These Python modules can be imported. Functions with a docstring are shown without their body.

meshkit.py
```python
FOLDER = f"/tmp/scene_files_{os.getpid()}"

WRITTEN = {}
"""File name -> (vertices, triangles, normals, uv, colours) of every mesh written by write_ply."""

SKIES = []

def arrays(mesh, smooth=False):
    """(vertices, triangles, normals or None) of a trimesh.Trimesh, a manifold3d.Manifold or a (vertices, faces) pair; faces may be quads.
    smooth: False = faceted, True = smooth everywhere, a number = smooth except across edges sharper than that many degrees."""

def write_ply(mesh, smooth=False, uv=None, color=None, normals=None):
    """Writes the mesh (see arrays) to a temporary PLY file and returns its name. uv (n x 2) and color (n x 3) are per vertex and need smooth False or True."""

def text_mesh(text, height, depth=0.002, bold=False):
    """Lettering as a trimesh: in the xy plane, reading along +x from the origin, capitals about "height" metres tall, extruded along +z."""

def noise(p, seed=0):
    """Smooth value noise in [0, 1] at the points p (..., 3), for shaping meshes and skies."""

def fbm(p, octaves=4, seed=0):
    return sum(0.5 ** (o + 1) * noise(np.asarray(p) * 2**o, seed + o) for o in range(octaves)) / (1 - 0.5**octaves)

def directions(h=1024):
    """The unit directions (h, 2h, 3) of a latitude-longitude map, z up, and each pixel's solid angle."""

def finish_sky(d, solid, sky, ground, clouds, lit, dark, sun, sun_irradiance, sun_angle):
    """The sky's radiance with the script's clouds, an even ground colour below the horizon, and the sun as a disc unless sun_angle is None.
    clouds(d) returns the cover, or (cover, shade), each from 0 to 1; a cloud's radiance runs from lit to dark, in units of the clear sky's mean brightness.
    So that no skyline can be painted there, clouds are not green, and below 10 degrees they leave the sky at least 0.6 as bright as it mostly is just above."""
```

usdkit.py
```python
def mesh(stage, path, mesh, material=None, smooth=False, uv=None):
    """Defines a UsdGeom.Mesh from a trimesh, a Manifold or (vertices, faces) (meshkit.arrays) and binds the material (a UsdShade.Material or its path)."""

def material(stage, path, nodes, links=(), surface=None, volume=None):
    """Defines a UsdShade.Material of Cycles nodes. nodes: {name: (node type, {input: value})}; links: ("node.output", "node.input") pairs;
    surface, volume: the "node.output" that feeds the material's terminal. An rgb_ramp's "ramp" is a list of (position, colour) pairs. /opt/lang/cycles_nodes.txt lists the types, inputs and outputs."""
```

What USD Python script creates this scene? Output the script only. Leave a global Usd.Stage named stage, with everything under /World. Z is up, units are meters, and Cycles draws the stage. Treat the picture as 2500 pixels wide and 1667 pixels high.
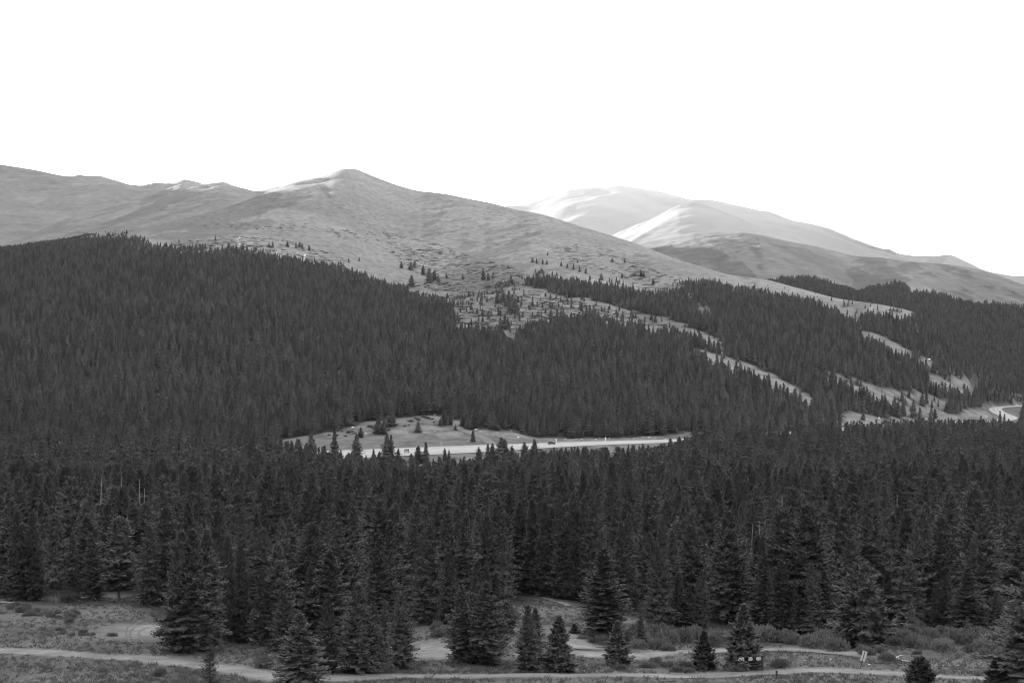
import math, random
import numpy as np, trimesh, usdkit, meshkit
from scipy.interpolate import PchipInterpolator
from scipy.ndimage import map_coordinates
from scipy.spatial import cKDTree
import shapely
from pxr import Usd, UsdGeom, UsdLux, UsdShade, Gf, Sdf, Vt

stage = Usd.Stage.CreateInMemory()
UsdGeom.SetStageUpAxis(stage, 'Z'); UsdGeom.SetStageMetersPerUnit(stage, 1.0)
UsdGeom.Xform.Define(stage, '/World'); UsdGeom.Scope.Define(stage, '/World/Looks')
rng = np.random.default_rng(7)

# ------------------------------------------------------------------ camera, sky, sun, exposure
FPX, CU, CV, HOR = 3434.0, 1250.0, 833.5, 750.0          # lens and horizon in the units of a 2500 px wide picture
PITCH = -math.atan((CV - HOR) / FPX)
cam = UsdGeom.Camera.Define(stage, '/World/camera')
cam.AddTranslateOp().Set(Gf.Vec3d(0, 0, 0)); cam.AddRotateXOp().Set(90 + math.degrees(PITCH))
cam.CreateHorizontalApertureAttr(36.0); cam.CreateFocalLengthAttr(36.0 * FPX / 2500)
cam.CreateClippingRangeAttr(Gf.Vec2f(0.5, 60000)); cam.CreateExposureAttr(3.95)
SUN_AZ, SUN_EL = math.radians(-38), math.radians(7.0)     # azimuth from +y towards +x
sdir = np.array([math.sin(SUN_AZ) * math.cos(SUN_EL), math.cos(SUN_AZ) * math.cos(SUN_EL), math.sin(SUN_EL)])
dome = UsdLux.DomeLight.Define(stage, '/World/sky')
skymat = usdkit.material(stage, '/World/Looks/sky', {
    's': ('sky_texture', {'sky_type': 'single_scattering', 'sun_disc': False, 'sun_elevation': SUN_EL, 'sun_rotation': math.atan2(sdir[0], sdir[1]), 'altitude': 3400.0, 'air_density': 1.0, 'aerosol_density': 2.0}),
    'w': ('rgb_to_bw', {}), 'tc': ('texture_coordinate', {}), 'cn': ('noise_texture', {'scale': 2.2, 'detail': 5.0, 'roughness': .5}), 'cr': ('rgb_ramp', {'ramp': [(.3, (1.75, 1.75, 1.75)), (.7, (2.25, 2.25, 2.25))]}), 'mx': ('mix', {'mix_type': 'mix', 'fac': .7}), 'b': ('background_shader', {'strength': 0.06})},
    [('s.color', 'w.color'), ('w.val', 'mx.color1'), ('tc.generated', 'cn.vector'), ('cn.fac', 'cr.fac'), ('cr.color', 'mx.color2'), ('mx.color', 'b.color')], surface='b.background')
UsdShade.MaterialBindingAPI.Apply(dome.GetPrim()).Bind(skymat)
sun = UsdLux.DistantLight.Define(stage, '/World/sun')
sun.CreateNormalizeAttr(True); sun.CreateIntensityAttr(0.5); sun.CreateAngleAttr(0.5); sun.CreateColorAttr(Gf.Vec3f(1, 1, 1))
zax = Gf.Vec3d(*sdir); xax = Gf.Cross(Gf.Vec3d(0, 0, 1), zax).GetNormalized(); yax = Gf.Cross(zax, xax)
sun.AddTransformOp().Set(Gf.Matrix4d(*xax, 0, *yax, 0, *zax, 0, 0, 0, 0, 1))

# ------------------------------------------------------------------ helpers
used = {}
def numbered(parent, name):
    k = (parent, name); n = used.get(k, 0); used[k] = n + 1
    return name if n == 0 else f'{name}_{n:03d}'
def tag(prim, label=None, cat=None, group=None, kind=None):
    for k, v in (('label', label), ('category', cat), ('group', group), ('kind', kind)):
        if v: prim.SetCustomDataByKey(k, v)
    return prim
def obj(name, mesh, mat, parent='/World', smooth=False):
    return usdkit.mesh(stage, f'{parent}/{numbered(parent, name)}', mesh, mat, smooth=smooth).GetPrim()
def thing(name, loc, label, cat, group=None, rotz=0.0, scale=None, tilt=None, ref=None):
    x = UsdGeom.Xform.Define(stage, '/World/' + numbered('/World', name))
    x.AddTranslateOp().Set(Gf.Vec3d(*map(float, loc)))
    if rotz or tilt: x.AddRotateXYZOp().Set(Gf.Vec3f(*(tilt or (0, 0)), math.degrees(rotz)))
    if scale is not None: x.AddScaleOp().Set(Gf.Vec3f(*map(float, scale)))
    tag(x.GetPrim(), label, cat, group)
    if ref: x.GetPrim().GetReferences().AddInternalReference(ref); x.GetPrim().SetInstanceable(True)
    return x.GetPrim()
def box(sx, sy, sz, c=(0, 0, 0), ang=0):
    m = trimesh.creation.box((sx, sy, sz))
    if ang: m.apply_transform(trimesh.transformations.rotation_matrix(ang, (0, 1, 0)))
    m.apply_translation(c); return m
def tube(a, b, r0, r1=None, n=6):
    a, b = np.asarray(a, float), np.asarray(b, float); r1 = r0 if r1 is None else r1
    d = (b - a) / np.linalg.norm(b - a); s = np.cross(d, [0, 0, 1.0] if abs(d[2]) < .9 else [1.0, 0, 0]); s /= np.linalg.norm(s); t = np.cross(d, s)
    an = np.arange(n) * 2 * np.pi / n; ring = np.cos(an)[:, None] * s + np.sin(an)[:, None] * t
    v = np.vstack([a + r0 * ring, b + r1 * ring, a[None], b[None]]); f = []
    for i in range(n):
        j = (i + 1) % n; f += [[i, j, n + j], [i, n + j, n + i], [2 * n, j, i], [2 * n + 1, n + i, n + j]]
    return trimesh.Trimesh(v, f, process=False)
cat = trimesh.util.concatenate
def grid_faces(nr, nc):
    i, j = np.meshgrid(np.arange(nr - 1), np.arange(nc - 1), indexing='ij'); a = (i * nc + j).ravel()
    return np.vstack([np.stack([a, a + 1, a + nc + 1], 1), np.stack([a, a + nc + 1, a + nc], 1)])
def px(u, v, d):
    """Point at depth y = d on the ray of picture point (u, v)."""
    u, v, d = np.broadcast_arrays(*map(lambda q: np.asarray(q, float), (u, v, d)))
    X, Z = (u - CU) / FPX, (CV - v) / FPX; c, s = math.cos(PITCH), math.sin(PITCH)
    y, z = c - Z * s, s + Z * c
    return np.stack([X / y * d, d, z / y * d], -1)
def proj(P):
    P = np.asarray(P, float); c, s = math.cos(PITCH), math.sin(PITCH)
    w = P[..., 1] * c + P[..., 2] * s; up = -P[..., 1] * s + P[..., 2] * c
    return CU + FPX * P[..., 0] / w, CV - FPX * up / w
def sm(x, a, b):
    t = np.clip((x - a) / (b - a), 0, 1); return t * t * (3 - 2 * t)
def fbm(x, y, scale, octaves=4, seed=0, z=0.0):
    p = np.stack(np.broadcast_arrays(x / scale + 513.3, y / scale + 217.7, z + 0.0 * x), -1)
    return meshkit.fbm(p, octaves, seed) - 0.5

# ------------------------------------------------------------------ terrain of the valley and the main mountain
W = 60.0
ROWS = [
 [(-1800,118,1680),(0,118,1672),(600,116,1680),(1250,116,1676),(1900,120,1672),(2500,122,1665),(4300,122,1665)],
 [(-1800,188,1490),(0,186,1478),(400,190,1478),(900,186,1510),(1300,198,1466),(1600,186,1515),(2000,178,1538),(2500,176,1535),(4300,180,1530)],
 [(-1800,330,1300),(0,335,1292),(1250,340,1300),(2500,340,1305),(4300,340,1300)],
 [(-1800,520,1210),(0,560,1195),(700,640,1175),(1250,660,1168),(1700,700,1155),(2100,860,1130),(2500,1000,1090),(4300,1000,1090)],
 [(-1800,600,1150),(0,680,1130),(700,790,1088),(870,812,1086),(1250,850,1083),(1560,890,1074),(1750,960,1066),(1950,1100,1052),(2250,1370,1030),(2350,1420,1029),(2450,1480,1024),(2560,1560,1017),(4300,1600,1017)],
 [(-1800,700,1115),(0,850,1090),(700,900,1068),(850,930,1048),(1000,960,1025),(1150,955,1036),(1300,930,1060),(1560,960,1056),(1750,1060,1042),(1950,1170,1030),(2150,1350,1012),(2250,1450,1004),(2350,1560,994),(2430,1740,996),(2500,1990,987),(2700,2050,985),(4300,2050,985)],
 [(-1800,1300,830),(0,1420,780),(300,1450,758),(600,1450,778),(900,1450,812),(1100,1450,824),(1400,1450,832),(1700,1420,858),(1940,1430,905),(2100,1480,925),(2250,1600,935),(2350,1720,935),(2430,1900,960),(2500,2080,962),(4300,2150,960)],
 [(-1800,1850,665),(0,2150,622),(150,2100,604),(300,2050,592),(420,2000,612),(600,1950,625),(800,2000,655),(945,2050,697),(1100,2050,713),(1284,2050,690),(1407,2050,690),(1577,2000,720),(1722,2080,704),(1849,2050,716),(1940,1960,742),(2045,1830,788),(2150,1800,815),(2250,1800,850),(2350,1850,885),(2430,2020,925),(2500,2170,938),(4300,2250,935)],
]
SKY0 = [(-1800,2200,660),(-900,2250,645),(-300,2350,622),(0,2450,611),(50,2500,604),(150,2700,589),(230,2850,573),(330,3000,557),(400,3150,545),(470,3300,530),(540,3450,510),(600,3600,490),(640,3700,474),(680,3800,459),(740,3900,440),(790,3950,430),(815,3980,420),(836,4000,413),(852,4000,411.5),(869,4000,413),(890,3985,421),(919,3960,433),(973,3900,453),(1017,3850,465),(1082,3750,473),(1143,3650,485),(1212,3550,499),(1252,3500,510),(1317,3400,522),(1378,3300,540),(1425,3200,555),(1498,3050,577),(1584,2850,606),(1650,2720,632),(1722,2600,654),(1784,2500,671),(1849,2400,679),(1885,2350,686),(1932,2300,699),(1975,2250,710),(2048,2200,729),(2120,2100,739),(2174,2050,748),(2225,2000,760),(2300,2030,815),(2400,2150,895),(2500,2280,918),(4300,2350,918)]
TCOL = np.sinh(np.linspace(-2.6, 2.6, 741)); TCOL = TCOL / TCOL[-1] * 1.5
TCOL = np.concatenate([np.linspace(-1.6, -.56, 60)[:-1], np.linspace(-.40, .40, 721) * 1.0, np.linspace(.56, 1.6, 60)[1:]]) if False else np.concatenate([np.linspace(-1.5, -.42, 50)[:-1], np.linspace(-.42, .42, 601), np.linspace(.42, 1.5, 50)[1:]])
def row_curves(row):
    a = np.array(row, float); P = px(a[:, 0], a[:, 2], a[:, 1]); t = P[:, 0] / (P[:, 1] + W)
    k = np.argsort(t); return PchipInterpolator(t[k], P[k, 1], extrapolate=True), PchipInterpolator(t[k], P[k, 2], extrapolate=True), t[k][[0, -1]]
LOGD = np.linspace(math.log(8.0), math.log(6200.0), 950)          # log(y + W)
ys = np.exp(LOGD) - W
table = np.zeros((len(TCOL), len(LOGD))); CREST = np.zeros(len(TCOL))
curves = [row_curves(r) for r in ROWS] + [row_curves(SKY0)]
dd, zz = [], []
for cd, cz, (t0, t1) in curves:
    tt = np.clip(TCOL, t0, t1); dd.append(cd(tt)); zz.append(cz(tt))
dd, zz = np.array(dd), np.array(zz)
for i in range(len(TCOL)):
    d, z = dd[:, i].copy(), zz[:, i].copy()
    for k in range(1, len(d)): d[k] = max(d[k], d[k - 1] + 12)
    dr, zr = d[-1], z[-1]; CREST[i] = dr
    kd = np.concatenate([[-58, -20, 0, 40, 80], d, [dr * 1.05, dr * 1.2, dr * 1.5, 7000]])
    drop = np.array([.008, .055, .13]) * dr
    kz = np.concatenate([[1.5, -.6, -1.75, -14.0, -25.6], z, zr - drop, [-260]])
    table[i] = PchipInterpolator(kd, kz)(ys)
TT, YY = np.meshgrid(TCOL, ys, indexing='ij'); XX = TT * (YY + W)
amp = np.interp(YY, [0, 90, 200, 900, 2000, 4000], [.0, .25, .6, 1.5, 5, 10])
n1 = fbm(XX, YY, 14.0, 3, 3) * np.interp(YY, [0, 60, 110, 400, 900], [.1, .8, 1.0, 1.6, 1.0])
n2 = fbm(XX, YY, 120.0, 4, 11) * np.interp(YY, [0, 150, 400, 1500, 3000, 4500], [0, .8, 3.0, 8, 16, 16])
crestfade = 1 - .96 * np.exp(-((YY / CREST[:, None] - 1) / .05) ** 2)
gully = fbm(XX - .35 * YY, YY * .15, 260.0, 4, 21) * np.interp(YY, [1800, 2600, 4500], [0, 13, 24])
table += (n1 + n2 + gully) * crestfade
bank = sm(YY, 855, 905) * (1 - sm(YY, 935, 985)) * sm(XX, -160, -110) * (1 - sm(XX, -10, 20))
table += 3.2 * bank                                                # rounded grass mound above the highway
for _ in range(2):                                                 # keep the crest line where the mountain has it
    slope = table / np.maximum(YY, 50); zone_ = (YY > (dd[7] + .35 * (CREST - dd[7]))[:, None]) & (YY < 1.25 * CREST[:, None])
    over_ = np.where(zone_, slope, -9).max(1) - zz[-1] / dd[-1]
    table -= sm(YY, dd[7][:, None] + 30, dd[7][:, None] + 30 + .55 * (CREST - dd[7])[:, None]) * over_[:, None] * YY
def table_at(x, y, tab=None):
    t = np.asarray(x, float) / (np.asarray(y, float) + W); ly = np.log(np.maximum(np.asarray(y, float) + W, 8.01))
    fi = np.interp(t, TCOL, np.arange(len(TCOL))); fj = (ly - LOGD[0]) / (LOGD[1] - LOGD[0])
    return map_coordinates(table if tab is None else tab, [np.atleast_1d(fi), np.atleast_1d(fj)], order=1, mode='nearest').reshape(np.shape(fi))

def spline(points, step):
    P = np.array(points, float); s = np.r_[0, np.cumsum(np.linalg.norm(np.diff(P[:, :2], axis=0), axis=1))]
    n = max(int(s[-1] / step), 2); return PchipInterpolator(s, P)(np.linspace(0, s[-1], n))
# highway: x, y, z, half width
HW = [(-640,500,-75,9),(-300,655,-79,9),(-85,768,-80,21),(-40,790,-80.3,20),(30,830,-81,13),(115,880,-83,9.5),(214,1045,-93,9),(300,1185,-101,9),(388,1333,-110,8),(480,1420,-115.5,8),(548,1545,-121.5,8),(585,1690,-126,8),(640,1850,-132,8),(715,1958,-137,8),(850,2060,-141,10),(1150,2160,-146,10)]
HWP = spline(HW, 3.0); hwtree = cKDTree(HWP[:, :2])
dist, near = hwtree.query(np.stack([XX.ravel(), YY.ravel()], 1), distance_upper_bound=60)
ok = np.isfinite(dist); zr = np.zeros(dist.shape); hw = np.ones(dist.shape)
zr[ok], hw[ok] = HWP[near[ok], 2], HWP[near[ok], 3]
wgt = np.where(ok, 1 - sm(dist, hw + 2.5, hw + 26), 0).reshape(table.shape)
table = table * (1 - wgt) + (zr.reshape(table.shape) - .25) * wgt
def H(x, y): return table_at(x, y)
def ground(u, v, lo=60.0, hi=2600.0):
    """The valley terrain met by the ray of picture point (u, v)."""
    d = np.exp(np.linspace(math.log(lo), math.log(hi), 1200)); P = px(u, v, d)
    under = P[:, 2] < H(P[:, 0], P[:, 1]); k = int(np.argmax(under)) if under.any() else len(d) - 1
    p = P[k]; return np.array([p[0], p[1], float(H(p[0], p[1]))])

# ------------------------------------------------------------------ materials (the photograph is black and white: every colour is a grey)
def g(x): return (x, x, x)
def noise_mat(name, stops, scale, detail=5, rough=.85, spec=.2, mapping=(1, 1, 1), bump=0.0, bscale=None, bdist=.1, second=None, rotation=(0, 0, 0)):
    nodes = {'geo': ('geometry', {}), 'map': ('mapping', {'scale': mapping, 'rotation': rotation}), 'n': ('noise_texture', {'scale': scale, 'detail': detail, 'roughness': .62}),
             'r': ('rgb_ramp', {'ramp': [(a, g(b)) for a, b in stops]}), 'p': ('principled_bsdf', {'roughness': rough, 'specular_ior_level': spec})}
    links = [('geo.position', 'map.vector'), ('map.vector', 'n.vector'), ('n.fac', 'r.fac')]
    out = 'r.color'
    if second:
        s2, st2 = second
        nodes |= {'n2': ('noise_texture', {'scale': s2, 'detail': 4.0, 'roughness': .6}), 'r2': ('rgb_ramp', {'ramp': [(a, g(b)) for a, b in st2]}), 'm': ('mix', {'mix_type': 'multiply', 'fac': 1.0})}
        links += [('geo.position', 'n2.vector'), ('n2.fac', 'r2.fac'), ('r.color', 'm.color1'), ('r2.color', 'm.color2')]; out = 'm.color'
    links.append((out, 'p.base_color'))
    if bump:
        nodes |= {'bn': ('noise_texture', {'scale': bscale or scale * 4, 'detail': 4.0, 'roughness': .6}), 'b': ('bump', {'strength': bump, 'distance': bdist})}
        links += [('map.vector', 'bn.vector'), ('bn.fac', 'b.height'), ('b.normal', 'p.normal')]
    return usdkit.material(stage, '/World/Looks/' + name, nodes, links, surface='p.BSDF')
def foliage(name, val, spread=.3, trans=.12):
    return usdkit.material(stage, '/World/Looks/' + name, {
        'o': ('object_info', {}), 'mr': ('map_range', {'to_min': 1 - spread, 'to_max': 1 + spread}), 'geo': ('geometry', {}),
        'isl': ('map_range', {'to_min': .68, 'to_max': 1.32}), 'x': ('math', {'math_type': 'multiply'}), 'x2': ('math', {'math_type': 'multiply', 'value2': val}),
        'd': ('principled_bsdf', {'roughness': .65, 'specular_ior_level': .25}), 't': ('translucent_bsdf', {}), 'm': ('mix_closure', {'fac': trans})},
        [('o.random', 'mr.value'), ('geo.random_per_island', 'isl.value'), ('mr.result', 'x.value1'), ('isl.result', 'x.value2'), ('x.value', 'x2.value1'),
         ('x2.value', 'd.base_color'), ('x2.value', 't.color'), ('d.BSDF', 'm.closure1'), ('t.BSDF', 'm.closure2')], surface='m.closure')
def plain(name, v, rough=.6, spec=.4, metal=0.0):
    return usdkit.material(stage, '/World/Looks/' + name, {'p': ('principled_bsdf', {'base_color': g(v), 'roughness': rough, 'specular_ior_level': spec, 'metallic': metal})}, surface='p.BSDF')

def ground_mat():
    """Turf of the valley that turns to paler dry alpine grass with height; mottled at several sizes."""
    N = {'geo': ('geometry', {}), 'sx': ('separate_xyz', {}),
         'hz': ('map_range', {'from_min': -60.0, 'from_max': 40.0, 'to_min': 0.0, 'to_max': 1.0, 'clamp': True}),
         'na': ('noise_texture', {'scale': 1.6, 'detail': 6.0, 'roughness': .7}), 'ra': ('rgb_ramp', {'ramp': [(.3, g(.62)), (.5, g(.97)), (.72, g(1.35))]}),
         'nb': ('noise_texture', {'scale': .09, 'detail': 6.0, 'roughness': .62}), 'rb': ('rgb_ramp', {'ramp': [(.32, g(.55)), (.5, g(1.0)), (.68, g(1.3))]}),
         'mc': ('mapping', {'scale': (.012, .012, .22), 'rotation': (0.0, 0.0, 0.0)}), 'nc': ('noise_texture', {'scale': 1.0, 'detail': 6.0, 'roughness': .65}), 'rc': ('rgb_ramp', {'ramp': [(.3, g(.9)), (.5, g(1.0)), (.7, g(1.06))]}),
         'nd': ('noise_texture', {'scale': .004, 'detail': 5.0, 'roughness': .55}), 'rd': ('rgb_ramp', {'ramp': [(.35, g(.8)), (.65, g(1.15))]}),
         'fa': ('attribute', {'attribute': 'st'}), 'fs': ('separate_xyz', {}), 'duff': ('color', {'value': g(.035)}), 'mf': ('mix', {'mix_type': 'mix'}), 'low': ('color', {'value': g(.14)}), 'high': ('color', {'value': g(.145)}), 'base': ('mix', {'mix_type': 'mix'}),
         'm1': ('mix', {'mix_type': 'multiply', 'fac': .8}), 'm2': ('mix', {'mix_type': 'multiply', 'fac': 1.0}), 'm3': ('mix', {'mix_type': 'multiply', 'fac': 1.0}), 'm4': ('mix', {'mix_type': 'multiply', 'fac': 1.0}),
         'b': ('bump', {'strength': .9, 'distance': .25}), 'p': ('principled_bsdf', {'roughness': .95, 'specular_ior_level': .1})}
    L = [('geo.position', 'sx.vector'), ('sx.z', 'hz.value'), ('hz.result', 'base.fac'), ('low.color', 'base.color1'), ('high.color', 'base.color2'),
         ('geo.position', 'na.vector'), ('na.fac', 'ra.fac'), ('geo.position', 'nb.vector'), ('nb.fac', 'rb.fac'), ('geo.position', 'mc.vector'), ('mc.vector', 'nc.vector'), ('nc.fac', 'rc.fac'), ('geo.position', 'nd.vector'), ('nd.fac', 'rd.fac'),
         ('base.color', 'm1.color1'), ('ra.color', 'm1.color2'), ('m1.color', 'm2.color1'), ('rb.color', 'm2.color2'), ('m2.color', 'm3.color1'), ('rc.color', 'm3.color2'), ('m3.color', 'm4.color1'), ('rd.color', 'm4.color2'),
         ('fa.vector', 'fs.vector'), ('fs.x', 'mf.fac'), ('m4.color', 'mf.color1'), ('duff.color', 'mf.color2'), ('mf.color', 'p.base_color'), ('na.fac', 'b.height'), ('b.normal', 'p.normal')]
    return usdkit.material(stage, '/World/Looks/turf', N, L, surface='p.BSDF')
M_turf = ground_mat()
M_dirt = usdkit.material(stage, '/World/Looks/dirt', {'geo': ('geometry', {}), 'uv': ('attribute', {'attribute': 'st'}), 'sp': ('separate_xyz', {}),
    'n': ('noise_texture', {'scale': .55, 'detail': 6.0, 'roughness': .65}), 'r': ('rgb_ramp', {'ramp': [(.3, g(.15)), (.5, g(.215)), (.7, g(.27))]}), 'mp': ('mapping', {'scale': (.18, .18, .18)}), 'n2': ('noise_texture', {'scale': 1.0, 'detail': 3.0}), 'r2': ('rgb_ramp', {'ramp': [(.3, g(.75)), (.7, g(1.15))]}), 'm': ('mix', {'mix_type': 'multiply', 'fac': 1.0}),
    'ne': ('noise_texture', {'scale': 1.1, 'detail': 6.0, 'roughness': .75}), 'ma': ('math', {'math_type': 'multiply_add', 'value2': 1.5, 'value3': -.75}), 'ad': ('math', {'math_type': 'add'}), 'mr': ('map_range', {'range_type': 'smoothstep', 'from_min': .32, 'from_max': .95, 'to_min': 0.0, 'to_max': 1.0, 'clamp': True}),
    'b': ('bump', {'strength': .6, 'distance': .08}), 'p': ('principled_bsdf', {'roughness': .95, 'specular_ior_level': .1}), 't': ('transparent_bsdf', {}), 'x': ('mix_closure', {})},
    [('geo.position', 'n.vector'), ('n.fac', 'r.fac'), ('geo.position', 'mp.vector'), ('mp.vector', 'n2.vector'), ('n2.fac', 'r2.fac'), ('r.color', 'm.color1'), ('r2.color', 'm.color2'), ('m.color', 'p.base_color'),
     ('geo.position', 'ne.vector'), ('ne.fac', 'ma.value1'), ('uv.vector', 'sp.vector'), ('sp.x', 'ad.value1'), ('ma.value', 'ad.value2'), ('ad.value', 'mr.value'), ('mr.result', 'x.fac'), ('n.fac', 'b.height'), ('b.normal', 'p.normal'), ('p.BSDF', 'x.closure1'), ('t.BSDF', 'x.closure2')], surface='x.closure')
M_road = noise_mat('asphalt', [(.3, .24), (.7, .30)], .05, rough=.6, spec=.4)
M_paint = plain('road_paint', .8)
M_hill = noise_mat('alpine_grass', [(.25, .075), (.45, .115), (.6, .138), (.78, .2)], .004, detail=8, mapping=(1, 1, 3.0), bump=.7, bscale=.03, bdist=9.0, second=(.03, [(.3, .75), (.7, 1.15)]))
M_peak = noise_mat('far_rock', [(.25, .06), (.5, .085), (.75, .12)], .0015, detail=8, bump=.5, bscale=.01, bdist=20.0)
M_spruce = foliage('spruce_needles', .145, .32, .15)
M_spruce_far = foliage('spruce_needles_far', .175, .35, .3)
M_bark = noise_mat('bark', [(.3, .10), (.7, .22)], 6.0, mapping=(1, 1, .2))
M_dead = noise_mat('bleached_wood', [(.3, .15), (.7, .28)], 5.0, mapping=(1, 1, .2))
M_willow = foliage('willow_leaves', .25, .2, .25)
M_mat = foliage('krummholz', .12, .3)
M_grass = foliage('grass_blades', .18, .3, .25)
M_rock = noise_mat('pale_rock', [(.3, .55), (.7, .85)], 1.5, bump=.5, bscale=5, bdist=.1)
M_dark = plain('dark_steel', .03); M_white = plain('white_paint', .8); M_grey = plain('galvanised_sheet', .5, .5); M_wood = noise_mat('dark_wood', [(.3, .03), (.7, .07)], 8.0)
M_pole = plain('pale_pole', .38); M_glass = plain('window_glass', .02, .08, .6); M_tyre = plain('tyre_rubber', .03, .8); M_carp = plain('dark_car_paint', .035, .25, .6)
M_water = plain('stream_water', .3, .3, .5)

# ------------------------------------------------------------------ ground mesh
rows = np.concatenate([np.linspace(-50, 95, 30)[:-1], np.linspace(95, 210, 210)[:-1], np.geomspace(210, 740, 110)[:-1], np.linspace(740, 1120, 150)[:-1], np.geomspace(1120, 2300, 170)[:-1], np.geomspace(2300, 4200, 150)[:-1], np.geomspace(4200, 6000, 25)])
gt = np.concatenate([np.linspace(-1.5, -.42, 34)[:-1], np.linspace(-.42, .42, 481), np.linspace(.42, 1.5, 34)[1:]])
GT, GY = np.meshgrid(gt, rows); GX = GT * (GY + W)
gv = np.stack([GX, GY, H(GX, GY)], -1).reshape(-1, 3)

def ribbon(P, offset, wobble=0.0, seed=0, cross=7, conform=True, half=None):
    """A road ribbon along P (x, y, z, half width)."""
    T = np.gradient(P[:, :2], axis=0); T /= np.linalg.norm(T, axis=1, keepdims=True); N = np.stack([T[:, 1], -T[:, 0]], 1)
    c = np.linspace(-1, 1, cross); hw = (P[:, 3] if half is None else half)[:, None] * np.ones((1, cross))
    if wobble:
        s = np.arange(len(P)) * .9
        hw = hw * np.stack([1 + wobble * fbm(s, s * 0 + 9 * (k < 0), 4.0, 4, seed + (k < 0)) for k in c], 1)
    V = P[:, None, :2] + N[:, None] * (c[None, :] * hw)[..., None]
    z = H(V[..., 0], V[..., 1]) + offset if conform else np.repeat(P[:, 2:3], cross, 1) + offset
    return np.concatenate([V, z[..., None]], -1).reshape(-1, 3), grid_faces(len(P), cross)
tag(obj('highway', ribbon(HWP, .0, cross=5, conform=False), M_road, smooth=True), 'pale two lane highway crossing the valley between the forest bands', 'road', kind='structure')
def offset_line(P, off):
    T = np.gradient(P[:, :2], axis=0); T /= np.linalg.norm(T, axis=1, keepdims=True); Q = P.copy(); Q[:, :2] += np.stack([T[:, 1], -T[:, 0]], 1) * np.asarray(off)[:, None]; return Q
one = np.ones(len(HWP))
for off, wd in ((-5.2, .28), (5.2, .28), (-.22, .16), (.22, .16)):
    tag(obj('road_marking', ribbon(offset_line(HWP, off * one), .02, cross=2, conform=False, half=wd * one / 1.6), M_paint), 'painted line running along the highway', 'road marking', kind='structure')

def dirt(points, wob=.35, seed=1, step=.9, off=.07):
    P = spline([(*ground(u, v)[:2], 0, w) for u, v, w in points], step); return ribbon(P, off, wob, seed, 9)
DIRT = [
 ('dirt_road', [(-160,1578,2.2),(0,1590,2.2),(150,1597,2.2),(300,1607,2.2),(450,1622,2.3),(600,1642,2.3),(700,1658,2.3),(850,1656,2.6),(1000,1652,2.3),(1200,1651,2.2),(1400,1649,2.2),(1600,1651,2.2),(1750,1650,2.2),(1880,1643,2.2),(2000,1638,2.2),(2120,1641,2.3),(2230,1649,2.5),(2350,1655,2.0),(2520,1662,1.8)], 'pale dirt road running across the foreground meadow from the left edge', 1, .07),
 ('dirt_track', [(930,1575,3.0),(1010,1583,4.2),(1060,1598,4.0),(1180,1604,2.6),(1300,1605,2.4),(1400,1598,2.6),(1500,1603,2.5),(1600,1598,2.2),(1700,1591,2.2),(1800,1588,2.2),(1900,1588,2.2),(2000,1591,2.1),(2080,1597,2.0),(2160,1607,1.6)], 'dirt track between the spruces and the willows in the middle of the meadow', 5, .1),
 ('dirt_track', [(1420,1590,2.6),(1400,1565,2.0),(1370,1535,1.8)], 'short spur of dirt climbing from the track beside the lone broad spruce', 8, .13),
 ('dirt_track', [(1268,1446,.9),(1300,1453,.8),(1350,1466,.8),(1400,1482,.7)], 'narrow pale path along the edge of the dark forest wall in the centre', 9, .07),
]
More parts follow.
